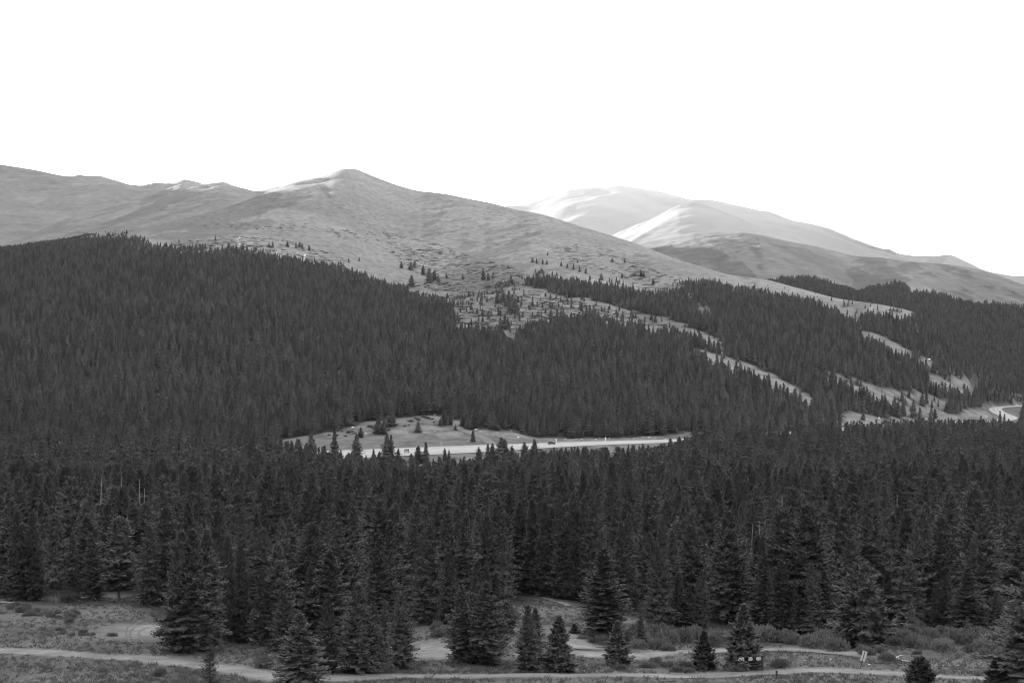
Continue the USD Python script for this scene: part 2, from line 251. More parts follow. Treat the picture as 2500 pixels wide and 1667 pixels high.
for nm, pts, lab, sd, off in DIRT:
    V, F = dirt([(u_, v_, w_ * (1.7 if nm == 'dirt_pullout' else 1.4)) for u_, v_, w_ in pts], .3, sd, off=off); nr = len(V) // 9; e = np.abs(np.linspace(-1, 1, 9))[None, :] * np.ones((nr, 1)); al = np.linspace(-1, 1, nr)[:, None] * np.ones((1, 9))
    e = np.maximum(e, 1 - (1 - np.abs(al)) * nr * .9 / 2 / 4.0); e = np.clip(e, 0, 1)
    tag(usdkit.mesh(stage, '/World/' + numbered('/World', nm), (V, F), M_dirt, smooth=True, uv=np.stack([e.ravel(), e.ravel()], 1)).GetPrim(), lab, 'dirt road', kind='structure')
pc = ground(400, 1538); rr_, aa_ = np.meshgrid(np.linspace(0.001, 1, 26), np.linspace(0, 2 * np.pi, 73), indexing='ij'); wob_ = 1 + .12 * np.sin(2 * aa_ + 1) + .07 * np.sin(5 * aa_)
ex_, ey_ = pc[0] + 9.0 * rr_ * wob_ * np.cos(aa_), pc[1] + 16 * rr_ * wob_ * np.sin(aa_)
tag(usdkit.mesh(stage, '/World/dirt_pullout', (np.stack([ex_, ey_, H(ex_, ey_) + .08], -1).reshape(-1, 3), grid_faces(26, 73)[:, ::-1]), M_dirt, smooth=True, uv=np.stack([rr_.ravel(), rr_.ravel()], 1)).GetPrim(), 'bare oval turnaround of dirt beside the triple topped spruce clump', 'dirt road', kind='structure')
M_rut = plain('rut_soil', .13, .95, .1)
for pts in ([(420,1508),(360,1512),(322,1527),(308,1545),(312,1560),(325,1574)], [(420,1515),(365,1519),(330,1532),(318,1547),(322,1562)], [(425,1526),(375,1530),(345,1542),(342,1558),(352,1570)]):
    P = spline([(*ground(u, v)[:2], 0, .13) for u, v in pts], .6); tag(obj('tyre_track', ribbon(P, .1, .8, 77, 3), M_rut), 'curved tyre track on the dirt turnaround', 'tyre track', kind='structure')
P = spline([(*ground(u, v)[:2], 0, w) for u, v, w in [(2204,1601,.2),(2190,1607,.25),(2196,1612,.22),(2225,1617,.25),(2250,1622,.2),(2290,1626,.18),(2330,1625,.18),(2350,1630,.15)]], .5)
tag(obj('stream', ribbon(P * [1, 1, 1, .6], .12, .8, 31, 3), M_water, smooth=True), 'thin bright crooked rill in the turf at the right', 'stream', kind='structure')
P = spline([(*ground(u, v, 800)[:2], 0, w) for u, v, w in [(1112,1028,3),(1120,1045,3),(1150,1058,3),(1185,1072,3),(1215,1088,3)]], 3)
tag(obj('dirt_track', ribbon(P, .25, .3, 41, 5), noise_mat('track_soil', [(.3, .13), (.7, .18)], .3), smooth=True), 'faint track climbing from the highway past the boulders into the clearing', 'dirt road', kind='structure')

# ------------------------------------------------------------------ far hills and mountains
def layer(name, rows_, sky, label, mat, back=.34, ncol=320, nrow=70, amp=20.0, ridge=120.0, seed=0, shear=.6):
    sk = np.array(sky, float); us = np.linspace(sk[0, 0], sk[-1, 0], ncol)
    R = []
    for r in rows_ + [sky]:
        r = np.array(r, float); R.append((np.interp(us, r[:, 0], r[:, 1]), PchipInterpolator(r[:, 0], r[:, 2])(np.clip(us, r[0, 0], r[-1, 0]))))
    P = np.array([px(us, v, d) for d, v in R])                        # rows, cols, 3
    K = len(P); par = np.linspace(0, K - 1, nrow); F = PchipInterpolator(np.arange(K), P, axis=0)(par)
    B = []
    for k in np.linspace(.05, 1, 22) ** 1.3:
        q = F[-1].copy(); dist_ = k * 3000; q[:, :2] *= (1 + dist_ / np.maximum(q[:, 1:2], 1)); q[:, 2] -= dist_ * back * min(1, .35 + 2 * k); B.append(q)
    V = np.concatenate([F, np.array(B)]); e = np.concatenate([np.minimum(1, (K - 1 - par) * 2.2 + .10), np.ones(22)])[:, None]
    x, y, z = V[..., 0], V[..., 1], V[..., 2]
    n = (.5 - 2.2 * np.abs(fbm(x + shear * y, y * .10, ridge * 2.5, 4, seed))) * 1.3 + fbm(x, y, ridge * .8, 4, seed + 5) * .6
    V[..., 2] += amp * n * e
    fo = grid_faces(len(V), ncol)
    return tag(obj(name, (V.reshape(-1, 3), fo), mat, smooth=True), label, 'hill' if 'hill' in name else 'mountain', kind='structure')
L2SKY = [(1250,4500,735),(1400,4400,680),(1490,4350,622),(1560,4320,596),(1600,4300,588),(1650,4270,579),(1704,4230,571),(1760,4200,569),(1805,4150,569),(1852,4100,574),(1903,4050,585),(1975,4000,599),(2026,3980,610),(2102,3900,627),(2167,3850,632),(2228,3800,640),(2283,3750,644),(2319,3700,647),(2360,3680,653),(2402,3650,661),(2449,3600,677),(2496,3560,694),(2560,3500,716),(2800,3400,780),(3400,3300,860)]
L2ROWS = [[(1250,2350,900),(1900,2350,880),(2225,2200,930),(2350,2150,950),(2500,2150,960),(3400,2150,1000)],
          [(1250,2800,820),(1900,2750,745),(2066,2700,735),(2225,2550,790),(2350,2450,860),(2500,2400,880),(3400,2400,950)],
          [(1250,3300,780),(1800,3250,668),(1914,3150,687),(2011,3150,692),(2080,3200,718),(2130,3200,710),(2200,3150,700),(2293,3050,728),(2373,2950,748),(2500,2900,756),(3400,2800,880)],
          [(1250,3800,755),(1600,3700,640),(1800,3650,620),(1950,3600,640),(2080,3620,668),(2200,3550,668),(2350,3400,690),(2500,3250,722),(3400,3100,870)]]
layer('hill', L2ROWS, L2SKY, 'rounded grassy hill with sunlit left crest above the far forest at right', noise_mat('foothill_grass', [(.25, .05), (.45, .08), (.6, .1), (.78, .17)], .006, detail=8, mapping=(1, .3, 1.0), bump=.7, bscale=.03, bdist=6.0, second=(.03, [(.3, .75), (.7, 1.15)])), amp=16, ridge=80, seed=50, shear=-.1, ncol=420, nrow=110)
tag(stage.GetPrimAtPath('/World/hill'), None)
def L2surf():
    us = np.linspace(1850, 2560, 143); R = []
    for r in L2ROWS[:4]:
        r = np.array(r, float); R.append((np.interp(us, r[:, 0], r[:, 1]), PchipInterpolator(r[:, 0], r[:, 2])(us)))
    return us, R
layer('mountain', [[(1000,9000,760),(1700,9000,700),(2300,9000,700),(2600,9000,720)], [(1000,11500,640),(1250,11500,590),(1500,11500,540),(1700,11500,550),(1900,11500,590),(2200,11500,655),(2600,11500,705)]],
      [(1000,13500,600),(1200,13500,530),(1258,13500,509),(1300,13600,494),(1345,13700,478),(1390,13800,464),(1425,14000,459),(1470,14000,458),(1512,14000,454),(1550,14000,458),(1590,14000,466),(1650,14000,478),(1690,13900,487),(1730,13800,488),(1790,13600,499),(1863,13400,517),(1920,13200,535),(1975,13000,552),(2048,12800,581),(2120,12500,608),(2192,12000,624),(2265,12000,643),(2330,12000,655),(2450,12000,690),(2600,12000,705)],
      'high hazy broad mountain in the far distance right of the main peak', M_peak, amp=150, ridge=700, seed=71, back=.3, shear=-.45)
layer('mountain', [[(1250,7600,780),(1560,7600,640),(1900,7600,660),(2200,7600,680)]],
      [(1250,10600,690),(1380,10500,620),(1490,10300,586),(1530,10200,569),(1580,10100,547),(1630,10000,522),(1665,10000,509),(1700,9950,505),(1730,9900,510),(1780,9700,528),(1850,9500,555),(1950,9300,590),(2050,9100,620),(2200,9000,660)],
      'pale sunlit spur descending from the hazy far mountain', M_peak, amp=60, ridge=350, seed=83, back=.2, shear=-.45)
layer('hill', [[(2380,10500,720),(2800,10500,720)]], [(2380,12000,700),(2430,12000,684),(2455,12000,676),(2490,12000,674),(2540,12000,672),(2650,12000,690),(2800,12000,700)], 'small distant hill at the right edge of the skyline', M_hill, amp=20, ridge=400, seed=90, ncol=80, nrow=20)
layer('mountain', [[(-1800,4600,690),(-300,4600,650),(50,4600,615),(300,4700,590),(700,4800,560)], [(-1800,5300,560),(-300,5300,580),(0,5300,540),(120,5400,535),(300,5500,520),(700,5600,520)]],
      [(-1800,6000,90),(-1200,6000,190),(-700,6000,290),(-300,6000,360),(-100,6000,388),(0,6000,402),(50,6000,410),(90,6000,417),(140,6000,428),(180,6000,437),(215,6000,438),(240,6000,436.5),(265,6000,441),(320,6000,457),(350,6000,460),(400,6000,458),(450,6000,451),(520,6100,470),(700,6200,520)],
      'dark cirque walled mountain at the left edge with a pale rock patch', M_hill, amp=55, ridge=260, seed=101, back=.3, ncol=420, shear=-.6)
layer('mountain', [[(-400,4300,680),(50,4350,610),(300,4500,590),(700,4600,560)]], [(-400,4600,640),(0,4700,605),(50,4750,585),(110,4800,558),(170,4900,534),(230,5000,517),(300,5100,499),(340,5200,488),(390,5250,470),(420,5300,457),(450,5300,449.5),(490,5300,452),(530,5300,460),(700,5400,520)],
      'middle grassy spur descending left towards the cirque', M_hill, amp=26, ridge=160, seed=113, back=.4, shear=-.5)
layer('mountain', [[(-300,3500,680),(40,3500,612),(200,3550,590),(500,3700,560),(760,3900,520)]], [(-300,3700,640),(0,3800,606),(40,3850,596),(100,3900,577),(180,4000,560),(250,4100,545),(310,4200,525),(370,4300,500),(420,4400,475),(470,4450,459),(500,4500,451),(545,4500,446),(570,4500,454),(600,4500,462),(625,4500,467.5),(650,4500,464),(680,4500,458),(760,4500,480)],
      'nearer grassy spur with two knobs left of the main peak', M_hill, amp=22, ridge=130, seed=127, back=.4, shear=-.5)
# the range that goes on to the left of the picture and keeps the valley in its shadow
Rl = spline([(-2300,-1500,620),(-2500,200,780),(-2900,1800,930),(-3150,3200,960),(-3300,4300,900),(-3700,5400,780)], 60)
rx, ry = np.meshgrid(np.arange(-5600, -1180, 55.0), np.arange(-2600, 6400, 65.0)); tr = cKDTree(Rl[:, :2]); q, k = tr.query(np.stack([rx.ravel(), ry.ravel()], 1))
rz = (Rl[k, 2] - .56 * q).reshape(rx.shape) + 160 * fbm(rx, ry, 600.0, 5, 140); rz = np.maximum(rz, -420)
tag(obj('mountain', (np.stack([rx, ry, rz], -1).reshape(-1, 3), grid_faces(*rx.shape)), M_hill, smooth=True), 'high mountain range closing the valley on the left', 'mountain', kind='structure')

bx_, by_ = np.meshgrid(np.linspace(-4200, 4200, 120), np.concatenate([np.linspace(-46, -400, 30), np.linspace(-430, -2400, 40)])); bz_ = np.minimum(.2 + .62 * (-by_ - 46), 620 + .1 * by_) - .012 * np.abs(bx_) ** 1.0 + 40 * fbm(bx_, by_, 300.0, 4, 160) * sm(-by_, 60, 400)
tag(obj('hill', (np.stack([bx_, by_, bz_], -1).reshape(-1, 3), grid_faces(*bx_.shape)), M_hill, smooth=True), 'steep mountainside that rises behind the viewpoint', 'hill', kind='structure')
# ------------------------------------------------------------------ spruces
def kites(org, dirs, length, width, nrm):
    """Needle sprays: one folded kite (2 triangles) for each origin."""
    dirs = dirs / np.linalg.norm(dirs, axis=1, keepdims=True); side = np.cross(dirs, nrm); side /= np.linalg.norm(side, axis=1, keepdims=True) + 1e-9
    up = np.cross(side, dirs)
    L, Wd = length[:, None], width[:, None]
    a = org; b = org + dirs * L * .45 + side * Wd - up * Wd * .35; c = org + dirs * L; d = org + dirs * L * .45 - side * Wd - up * Wd * .35
    n = len(org); V = np.stack([a, b, c, d], 1).reshape(-1, 3); i = np.arange(n) * 4
    return V, np.concatenate([np.stack([i, i + 1, i + 2], 1), np.stack([i, i + 2, i + 3], 1)])
def spruce(seed, h=12.0, R=2.1, base=.08, gap=.34, nb=7, tw=6, size=1.0, shape=.85, droop=.25, ragged=.22, gaps=.06, fill=2, core=.55, out=.3):
    """(crown, trunk) of one spruce h metres tall; boughs in whorls, each with needle sprays along it."""
    r = np.random.default_rng(seed); O, D, Ln, Wd, Nn = [], [], [], [], []
    bend = np.array([r.normal(0, .012), r.normal(0, .012)]) * h
    ax = lambda z: np.array([bend[0] * (z / h) ** 2, bend[1] * (z / h) ** 2, z])
    z = base * h; lob = r.uniform(0, 6.28, 3)
    while z < h * .985:
        t = (z / h - base) / (1 - base)
        rad = R * ((1 - t) ** shape) * (1 - .35 * max(0, .12 - t) / .12) * (1 + r.normal(0, .09)) + .05
        for k in range(fill):
            az = r.uniform(0, 6.28); O.append(ax(z)); D.append(np.array([math.cos(az), math.sin(az), r.uniform(-.5, .1)])); Ln.append(rad * r.uniform(.5, .85)); Wd.append(rad * r.uniform(.16, .3)); Nn.append([r.normal(0, .4), r.normal(0, .4), 1])
        n = max(4, int(nb * (.55 + .45 * min(1, rad / R * 1.5)))); a0 = r.uniform(0, 6.28)
        for k in range(n):
            if r.random() < gaps: continue
            az = a0 + k * 6.283 / n + r.normal(0, .18); L = rad * (1 + r.normal(0, ragged)) * (1 + .15 * math.sin(2 * az + lob[0] + z * .8))
            L = max(L, .12); el = .75 * t ** 2 - droop * (1 - t) + r.normal(0, .1)
            dv = np.array([math.cos(az) * math.cos(el), math.sin(az) * math.cos(el), math.sin(el)]); sd = np.array([-math.sin(az), math.cos(az), 0])
            o = ax(min(z + r.normal(0, gap * .6), h * .98)); m = max(2, int(tw * (.45 + .55 * L / R)))
            for q in range(m):
                s = out + (1 - out) * (q + r.random() * .7) / m
                p = o + dv * L * s + np.array([0, 0, .16 * L * s * s * (1 if s > .6 else .6) - .05 * L])
                wl = (.28 + .34 * L * (1 - s)) * size
                for sg in (-1, 1):
                    O.append(p); D.append(dv * .7 + sg * sd * r.uniform(.35, 1.0) + np.array([0, 0, r.normal(-.2 + .6 * t * t, .42)])); Ln.append(wl * r.uniform(.75, 1.3)); Wd.append(wl * r.uniform(.26, .42)); Nn.append([math.cos(az) * .8 + r.normal(0, .3), math.sin(az) * .8 + r.normal(0, .3), 1])
            for e in range(2):
                O.append(o + dv * L * (.72 + .2 * e)); D.append(dv * .8 + sd * r.normal(0, .35) + np.array([0, 0, r.uniform(.2, .8)])); Ln.append(.36 * size + .13 * L); Wd.append(.1 * size + .03 * L); Nn.append([math.cos(az) * -.6 + r.normal(0, .3), math.sin(az) * -.6 + r.normal(0, .3), 1])
        z += gap * (.75 + .5 * r.random()) * (1.05 - .45 * t)
    for k in range(int(5 / max(size, .6))):                              # leader
        O.append(ax(h * (.955 + .01 * k))); D.append(np.array([r.normal(0, .18), r.normal(0, .18), 1])); Ln.append(.34 * size ** .5); Wd.append(.07 * size ** .5); Nn.append([1, r.normal(), 0])
    nr_, ns_ = max(8, int(h / gap / 1.6)), 11; cv = []
    for i in range(nr_):
        t = i / (nr_ - 1); zz_ = h * (base + (1 - base) * .975 * t); rr = (R * (1 - t) ** shape * (1 - .35 * max(0, .12 - t) / .12) * core + .03) * (1.12 if i % 2 == 0 else .78)
        for k in range(ns_):
            a = (k + .5 * (i % 2)) / ns_ * 6.283; q = rr * (1 + r.normal(0, .17)); c_ = ax(zz_); cv.append([c_[0] + q * math.cos(a), c_[1] + q * math.sin(a), c_[2] + r.normal(0, .12 * gap)])
    cv.append(ax(h * .985)); cf = []
    for i in range(nr_ - 1):
        for k in range(ns_):
            a, b = i * ns_ + k, i * ns_ + (k + 1) % ns_; cf += [[a, b, b + ns_], [a, b + ns_, a + ns_]]
    cf += [[(nr_ - 1) * ns_ + k, (nr_ - 1) * ns_ + (k + 1) % ns_, len(cv) - 1] for k in range(ns_)]
    V, F = kites(np.array(O), np.array(D), np.array(Ln), np.array(Wd), np.array(Nn, float))
    F = np.vstack([F, np.array(cf) + len(V)]); V = np.vstack([V, np.array(cv)])
    zs = np.linspace(-.4, h * .97, 7); tv, tf = [], []
    for i in range(6):
        a, b = ax(max(zs[i], 0)), ax(zs[i + 1]); a[2] = zs[i]
        m = tube(a, b, .014 * h * (1 - .93 * max(zs[i], 0) / h) + .012, .014 * h * (1 - .93 * zs[i + 1] / h) + .012, 6); tv.append(m)
    return (V, F), cat(tv)
shapes = stage.CreateClassPrim('/World/Shapes')
def tree_class(name, parts):
    path = f'/World/Shapes/{name}'; UsdGeom.Xform.Define(stage, path)
    for nm, mesh, mat in parts: usdkit.mesh(stage, f'{path}/{nm}', mesh, mat)
    return path
NEARP = []; NEAR = []                                            # (path, crown half width at h = 12)
specs = [(2.6,.05,.75),(2.9,.04,.68),(2.3,.08,.76),(3.2,.03,.68),(2.0,.10,.8),(2.6,.08,.7),(1.8,.06,.85),(3.4,.04,.72)]
for i, (R, b, sh) in enumerate(specs):
    c, t = spruce(100 + i, 12, R, b, .27, 9, 10, .72, sh, .28 if i % 2 else .2, .22)
    NEARP.append([('crown', c, M_spruce), ('trunk', t, M_bark)])
    NEAR.append((tree_class('spruce_shape' + '_abcdefgh'[i + 1], [('crown', c, M_spruce), ('trunk', t, M_bark)]), R * 1.05))
def special(name, *a, **k):
    c, t = spruce(*a, **k); return tree_class(name, [('crown', c, M_spruce), ('trunk', t, M_bark)])
S_droop = special('drooping_spruce_shape', 201, 12, 3.6, .03, .52, 7, 11, 1.25, .72, .34, .28, .1)
S_high = special('bare_stem_spruce_shape', 202, 12, 2.2, .22, .34, 7, 7, 1.0, .55, .22, .3, .1)
S_sparse = special('sparse_spruce_shape', 203, 12, 2.3, .06, .55, 6, 5, .8, .9, .05, .25, .12)
S_bushy = special('bushy_spruce_shape', 204, 12, 4.6, .0, .5, 9, 9, 1.8, .5, -.35, .2, .04)
S_young = special('young_spruce_shape', 205, 12, 3.3, .02, .5, 8, 9, 1.7, .95, .1, .2, .05)

WORDS = {}
hand = []   # u, base v, top v, width px, shape or None, label
def T(u, bv, tv, w, lab, shape=None): hand.append((u, bv, tv, w, shape, lab))
T(45,1464,1243,70,'tall spruce at the far left end of the forest edge, beside a leaning pale trunk')
T(80,1466,1250,62,'tall dense spruce just left of the spruce with the leaning pale trunk')
T(137,1474,1257,56,'slender spruce with pale leaning bare lower trunk at left forest edge', S_high)
T(176,1462,1300,44,'short dark spruce right of the leaning pale trunk')
T(228,1464,1300,62,'dark spruce directly left of the spruce with a thick bare trunk')
T(290,1468,1262,92,'broad spruce standing on a thick pale bare trunk above the turnaround', S_high)
T(365,1478,1282,66,'dark spruce behind the turnaround, left of the triple topped clump')
T(440,1590,1296,108,'left spire of the big triple topped spruce clump by the turnaround')
T(473,1595,1290,120,'middle spire of the big triple topped spruce clump by the turnaround')
T(503,1586,1288,100,'right spire of the big triple topped spruce clump by the turnaround')
T(540,1570,1302,46,'narrow dark spruce immediately right of the triple topped clump')
T(560,1562,1308,52,'second narrow spruce right of the triple topped clump')
T(590,1570,1330,56,'shaded slim spruce between the triple topped clump and the broad spruce group')
T(640,1575,1390,60,'dark low spruce in the gap right of the triple topped clump')
T(676,1575,1328,98,'broad shaded spruce behind the small light spruce by the dirt road')
T(697,1604,1443,82,'mid height spruce directly behind the front light spruce at the dirt road')
T(806,1590,1340,120,'wide crowned spruce with uneven double top behind the front row')
T(762,1585,1378,80,'left lower top of the wide crowned spruce behind the front row')
T(734,1676,1494,124,'nearest bright spruce that covers the dirt road left of centre')
T(798,1643,1447,64,'neat conical spruce just right of the nearest bright spruce')
T(874,1642,1421,100,'tall front spruce with forked tip left of the sandy bump')
T(912,1640,1466,56,'slim spruce pressed against the right side of the fork tipped spruce')
T(940,1618,1463,44,'thin dark spruce left of the spruce with light right flank')
T(981,1632,1450,84,'dense spruce with light right flank at the edge of the bare dirt patch')
T(924,1560,1311,88,'tall spruce rising behind the fork tipped front spruce')
T(955,1555,1340,60,'right shoulder of the tall spruce behind the front row')
T(1050,1522,1278,84,'tall shaded spruce at left of the dark gap above the dirt patch')
T(1030,1520,1305,62,'left neighbour of the tall shaded spruce above the dirt patch')
T(1100,1530,1348,64,'shaded spruce above the willow bush at the dirt patch')
T(1125,1615,1424,78,'left conical spruce of the dark clump in the centre foreground')
T(1186,1622,1421,104,'broad front spruce of the dark clump in the centre foreground')
T(1163,1600,1369,70,'highest back spire of the dark clump in the centre foreground')
T(1190,1598,1377,60,'middle back spire of the dark clump in the centre foreground')
T(1210,1598,1394,60,'right back spire of the dark clump in the centre foreground')
T(1234,1545,1308,62,'tall narrow spruce overlooking the open slope in the centre')
T(1286,1640,1473,66,'left spruce of the front trio beside the dirt road in the centre')
T(1306,1628,1482,60,'shaded back spruce of the front trio beside the dirt road in the centre')
T(1362,1643,1500,80,'right spruce of the front trio, with a tapering clear spire', S_young)
T(1476,1556,1338,122,'lone broad light spruce standing before the dark forest wall')
T(1505,1624,1511,62,'small dark spruce at the track below the lone broad spruce', S_young)
T(1402,1548,1519,24,'tiny sapling spruce at the left foot of the lone broad spruce', S_young)
T(1564,1580,1499,32,'small slender spruce standing inside the willow thicket')
T(1609,1534,1330,84,'tall spruce with stacked boughs right of the lone broad spruce')
T(1657,1536,1394,52,'medium spruce third to the right of the lone broad spruce')
T(1681,1536,1423,42,'short spruce between two medium ones behind the willows')
T(1711,1536,1390,48,'slim pointed spruce behind the willows, left of the dark gap')
T(1716,1634,1534,58,'feathery young spruce among willows left of the gate', S_young)
T(1811,1634,1470,88,'dark pointed spruce standing behind the striped gate', S_young)
T(1862,1542,1400,88,'light tiered spruce just behind the spruce at the gate')
T(1885,1545,1382,50,'left one of twin spruces above the right willow hedge')
T(1910,1545,1366,60,'right taller one of twin spruces above the right willow hedge')
T(1940,1548,1430,40,'small spruce left of the pale stemmed spruce')
T(1984,1548,1378,74,'spruce with visible pale stem left of the great drooping spruce')
T(2010,1546,1392,54,'spruce tucked between the pale stemmed and great drooping spruces')
T(2084,1576,1374,96,'left top of the great drooping spruce above the signpost', S_droop)
T(2108,1580,1372,130,'great drooping spruce with shaggy hanging boughs above the signpost', S_droop)
T(2165,1538,1390,48,'medium spruce right of the great drooping spruce')
T(2215,1540,1350,84,'tall full spruce behind the light sparse young spruce')
T(2226,1568,1455,44,'light sparse young spruce rising from the willows at right', S_sparse)
T(2311,1538,1410,54,'medium dark spruce between two taller ones at right')
T(2286,1540,1425,44,'shorter dark spruce left of the medium one at right')
T(2362,1545,1386,86,'double topped spruce behind the right willows')
T(2362,1568,1504,32,'little spruce in front of the double topped spruce at right', S_sparse)
T(2433,1545,1440,48,'dark spruce near the right edge above the willows')
T(2512,1690,1385,210,'big near spruce cut off by the right edge of the picture')
T(2430,1690,1606,58,'low young spruce at the foot of the big near spruce at right', S_young)
T(2247,1690,1603,62,'small bushy round topped spruce in the bottom right foreground', S_bushy)
# dark forest wall in the centre and tips that stand against the highway
for u, tv, bv in ((1268,1225,1448),(1300,1210,1452),(1332,1220,1456),(1365,1205,1460),(1398,1224,1464),(1430,1212,1470),(1448,1230,1476),(1283,1250,1446),(1348,1236,1455),(1414,1240,1464)):
    T(u, bv, tv, 66, None)
ROADTIP = [(817,1046,30),(760,1056,26),(870,1059,24),(945,1059,26),(955,1061,22),(972,1094,14),(912,1096,16),(926,1101,16),(1040,1079,24),(1021,1088,20),(1004,1106,16),(1086,1094,14),(1096,1098,14),(1169,1091,20),(1191,1083,18),(1202,1082,20),(1222,1068,32),(1233,1072,26),(1281,1079,28),(1305,1072,24),(1353,1091,14),(1366,1097,14),(1382,1092,20),(1410,1089,18),(1424,1091,14),(1509,1089,16),(1522,1096,14),(1544,1095,18),(1637,1070,30),(1698,1036,40),(1722,1040,36),(1660,1066,26),(698,1078,26),(730,1072,30),(1250,1088,22),(2441,1003,13),(2452,1010,11),(2395,1014,12),(2470,1027,10),(2425,1018,12),(2488,1022,12),(2160,1024,14),(2052,1028,16),(1985,1024,16),(1940,1028,18),(1880,1026,18),(1800,1030,18),(1760,1034,18),(2300,1024,12),(2345,1026,12),(2245,1022,14)]
# ------------------------------------------------------------------ forest scatter
def poly(*p):
    q = shapely.Polygon(p).buffer(0); shapely.prepare(q); return q
BARE = [
 poly((1000,600),(1000,712),(1040,728),(1085,735),(1112,760),(1108,795),(1150,800),(1225,808),(1243,835),(1262,835),(1270,798),(1342,786),(1415,781),(1523,786),(1600,806),(1650,812),(1722,830),(1758,850),(1770,832),(1722,812),(1650,783),(1541,756),(1480,742),(1440,732),(1385,728),(1340,712),(1285,696),(1270,670),(1270,600)),
 poly((1668,846),(1690,846),(1758,868),(1867,901),(1930,935),(1985,965),(2000,985),(1960,975),(1900,945),(1820,905),(1740,880)),
 poly((1784,660),(1881,680),(1975,709),(2048,727),(2192,746),(2232,760),(2200,780),(2160,768),(2120,762),(2092,766),(2118,790),(2090,786),(2055,774),(2032,748),(1990,738),(1940,727),(1890,712),(1860,702),(1784,690)),
 poly((2090,801),(2130,810),(2170,828),(2224,853),(2226,870),(2160,844),(2110,822)),
 poly((2235,872),(2280,872),(2280,884),(2235,884)),
 poly((1668,712),(1690,716),(1737,748),(1742,778),(1718,772),(1698,742)),
 poly((1987,898),(2062,917),(2160,945),(2242,957),(2325,984),(2295,1006),(2242,1013),(2184,985),(2125,964),(2081,943),(2032,922),(1987,908)),
 poly((2266,915),(2345,921),(2396,930),(2372,960),(2402,968),(2347,958),(2296,950),(2268,934)),
 poly((2460,958),(2500,968),(2500,984),(2470,972)),
 poly((625,1098),(660,1078),(700,1072),(760,1061),(800,1056),(850,1043),(880,1032),(960,1019),(1000,1016),(1040,1008),(1090,1014),(1135,1026),(1155,1044),(1200,1054),(1280,1061),(1330,1067),(1450,1071),(1550,1067),(1640,1060),(1720,1052),(1720,1080),(1640,1090),(1500,1098),(1340,1103),(1180,1122),(1000,1128),(900,1121),(760,1100)),
 poly((0,1060),(30,1062),(58,1072),(50,1082),(0,1084)),
 poly((2055,1008),(2110,1004),(2150,1020),(2185,1016),(2290,1003),(2340,1014),(2372,992),(2412,996),(2430,985),(2452,985),(2480,985),(2502,990),(2490,1040),(2440,1043),(2250,1043),(2100,1058),(2050,1046)),
]
TB = np.array([(-1800,600),(0,605),(60,600),(150,592),(300,587),(330,597),(380,604),(420,612),(600,622),(700,633),(800,650),(872,664),(945,694),(1000,712),(1100,720),(1284,684),(1317,672),(1407,688),(1460,700),(1523,712),(1577,722),(1650,712),(1722,690),(1795,706),(1849,711),(1890,722),(1940,708),(2048,735),(2225,760),(2300,808),(2400,888),(2500,911),(4300,911)], float)
TB2 = np.array([(1850,700),(1914,686),(1957,683),(2011,692),(2066,712),(2095,722),(2130,709),(2156,705),(2192,694),(2210,705),(2228,719),(2293,725),(2373,747),(2445,750),(2500,757),(3400,820)], float)
EDGE = np.array([(-1800,1470),(0,1462),(200,1458),(380,1466),(520,1560),(640,1560),(900,1525),(1000,1515),(1200,1500),(1262,1440),(1290,1446),(1400,1464),(1460,1500),(1560,1515),(1800,1535),(2000,1540),(2500,1538),(4300,1538)], float)   # front edge of the forest
CAP = np.array([(-1800,1040),(0,1076),(55,1080),(90,1060),(600,1050),(650,1064),(700,1074),(760,1092),(850,1112),(900,1122),(1000,1128),(1180,1122),(1340,1104),(1500,1099),(1640,1092),(1700,1058),(1760,1036),(1940,1042),(2050,1040),(2250,1031),(2440,1036),(2500,1034),(4300,1030)], float)
def scatter(y0, y1, space, seed, tmax=.41):
    r = np.random.default_rng(seed); out = []; y = y0
    while y < y1:
        hw_ = tmax * y + 12; n = int(2 * hw_ / space); x = -hw_ + (np.arange(n) + r.uniform(-.48, .48, n)) * space
        out.append(np.stack([x, y + r.uniform(-.48, .48, n) * space], 1)); y += space
    return np.concatenate(out)
SNAGS = [(249,1163,100,300),(341,1166,80,305),(353,1188,60,300),(297,1158,45,330),(301,1250,30,215),(694,1082,32,650),(681,968,30,990),(1910,1205,50,330),(1838,1276,75,270),(1854,1268,55,268),(2190,1205,50,330),(1880,972,25,1130),(386,955,25,1200)]
trees = []                                            # x, y, z, height, width factor
def inside(paths, u, v):
    P = np.stack([u, v], 1); m = np.zeros(len(u), bool)
    for p in paths: m |= shapely.contains_xy(p, P[:, 0], P[:, 1])
    return m
hx = []
for u, bv, tv, w, shp, lab in hand:
    hx.append(ground(u, bv)[:2])
hxt = cKDTree(np.array(hx))
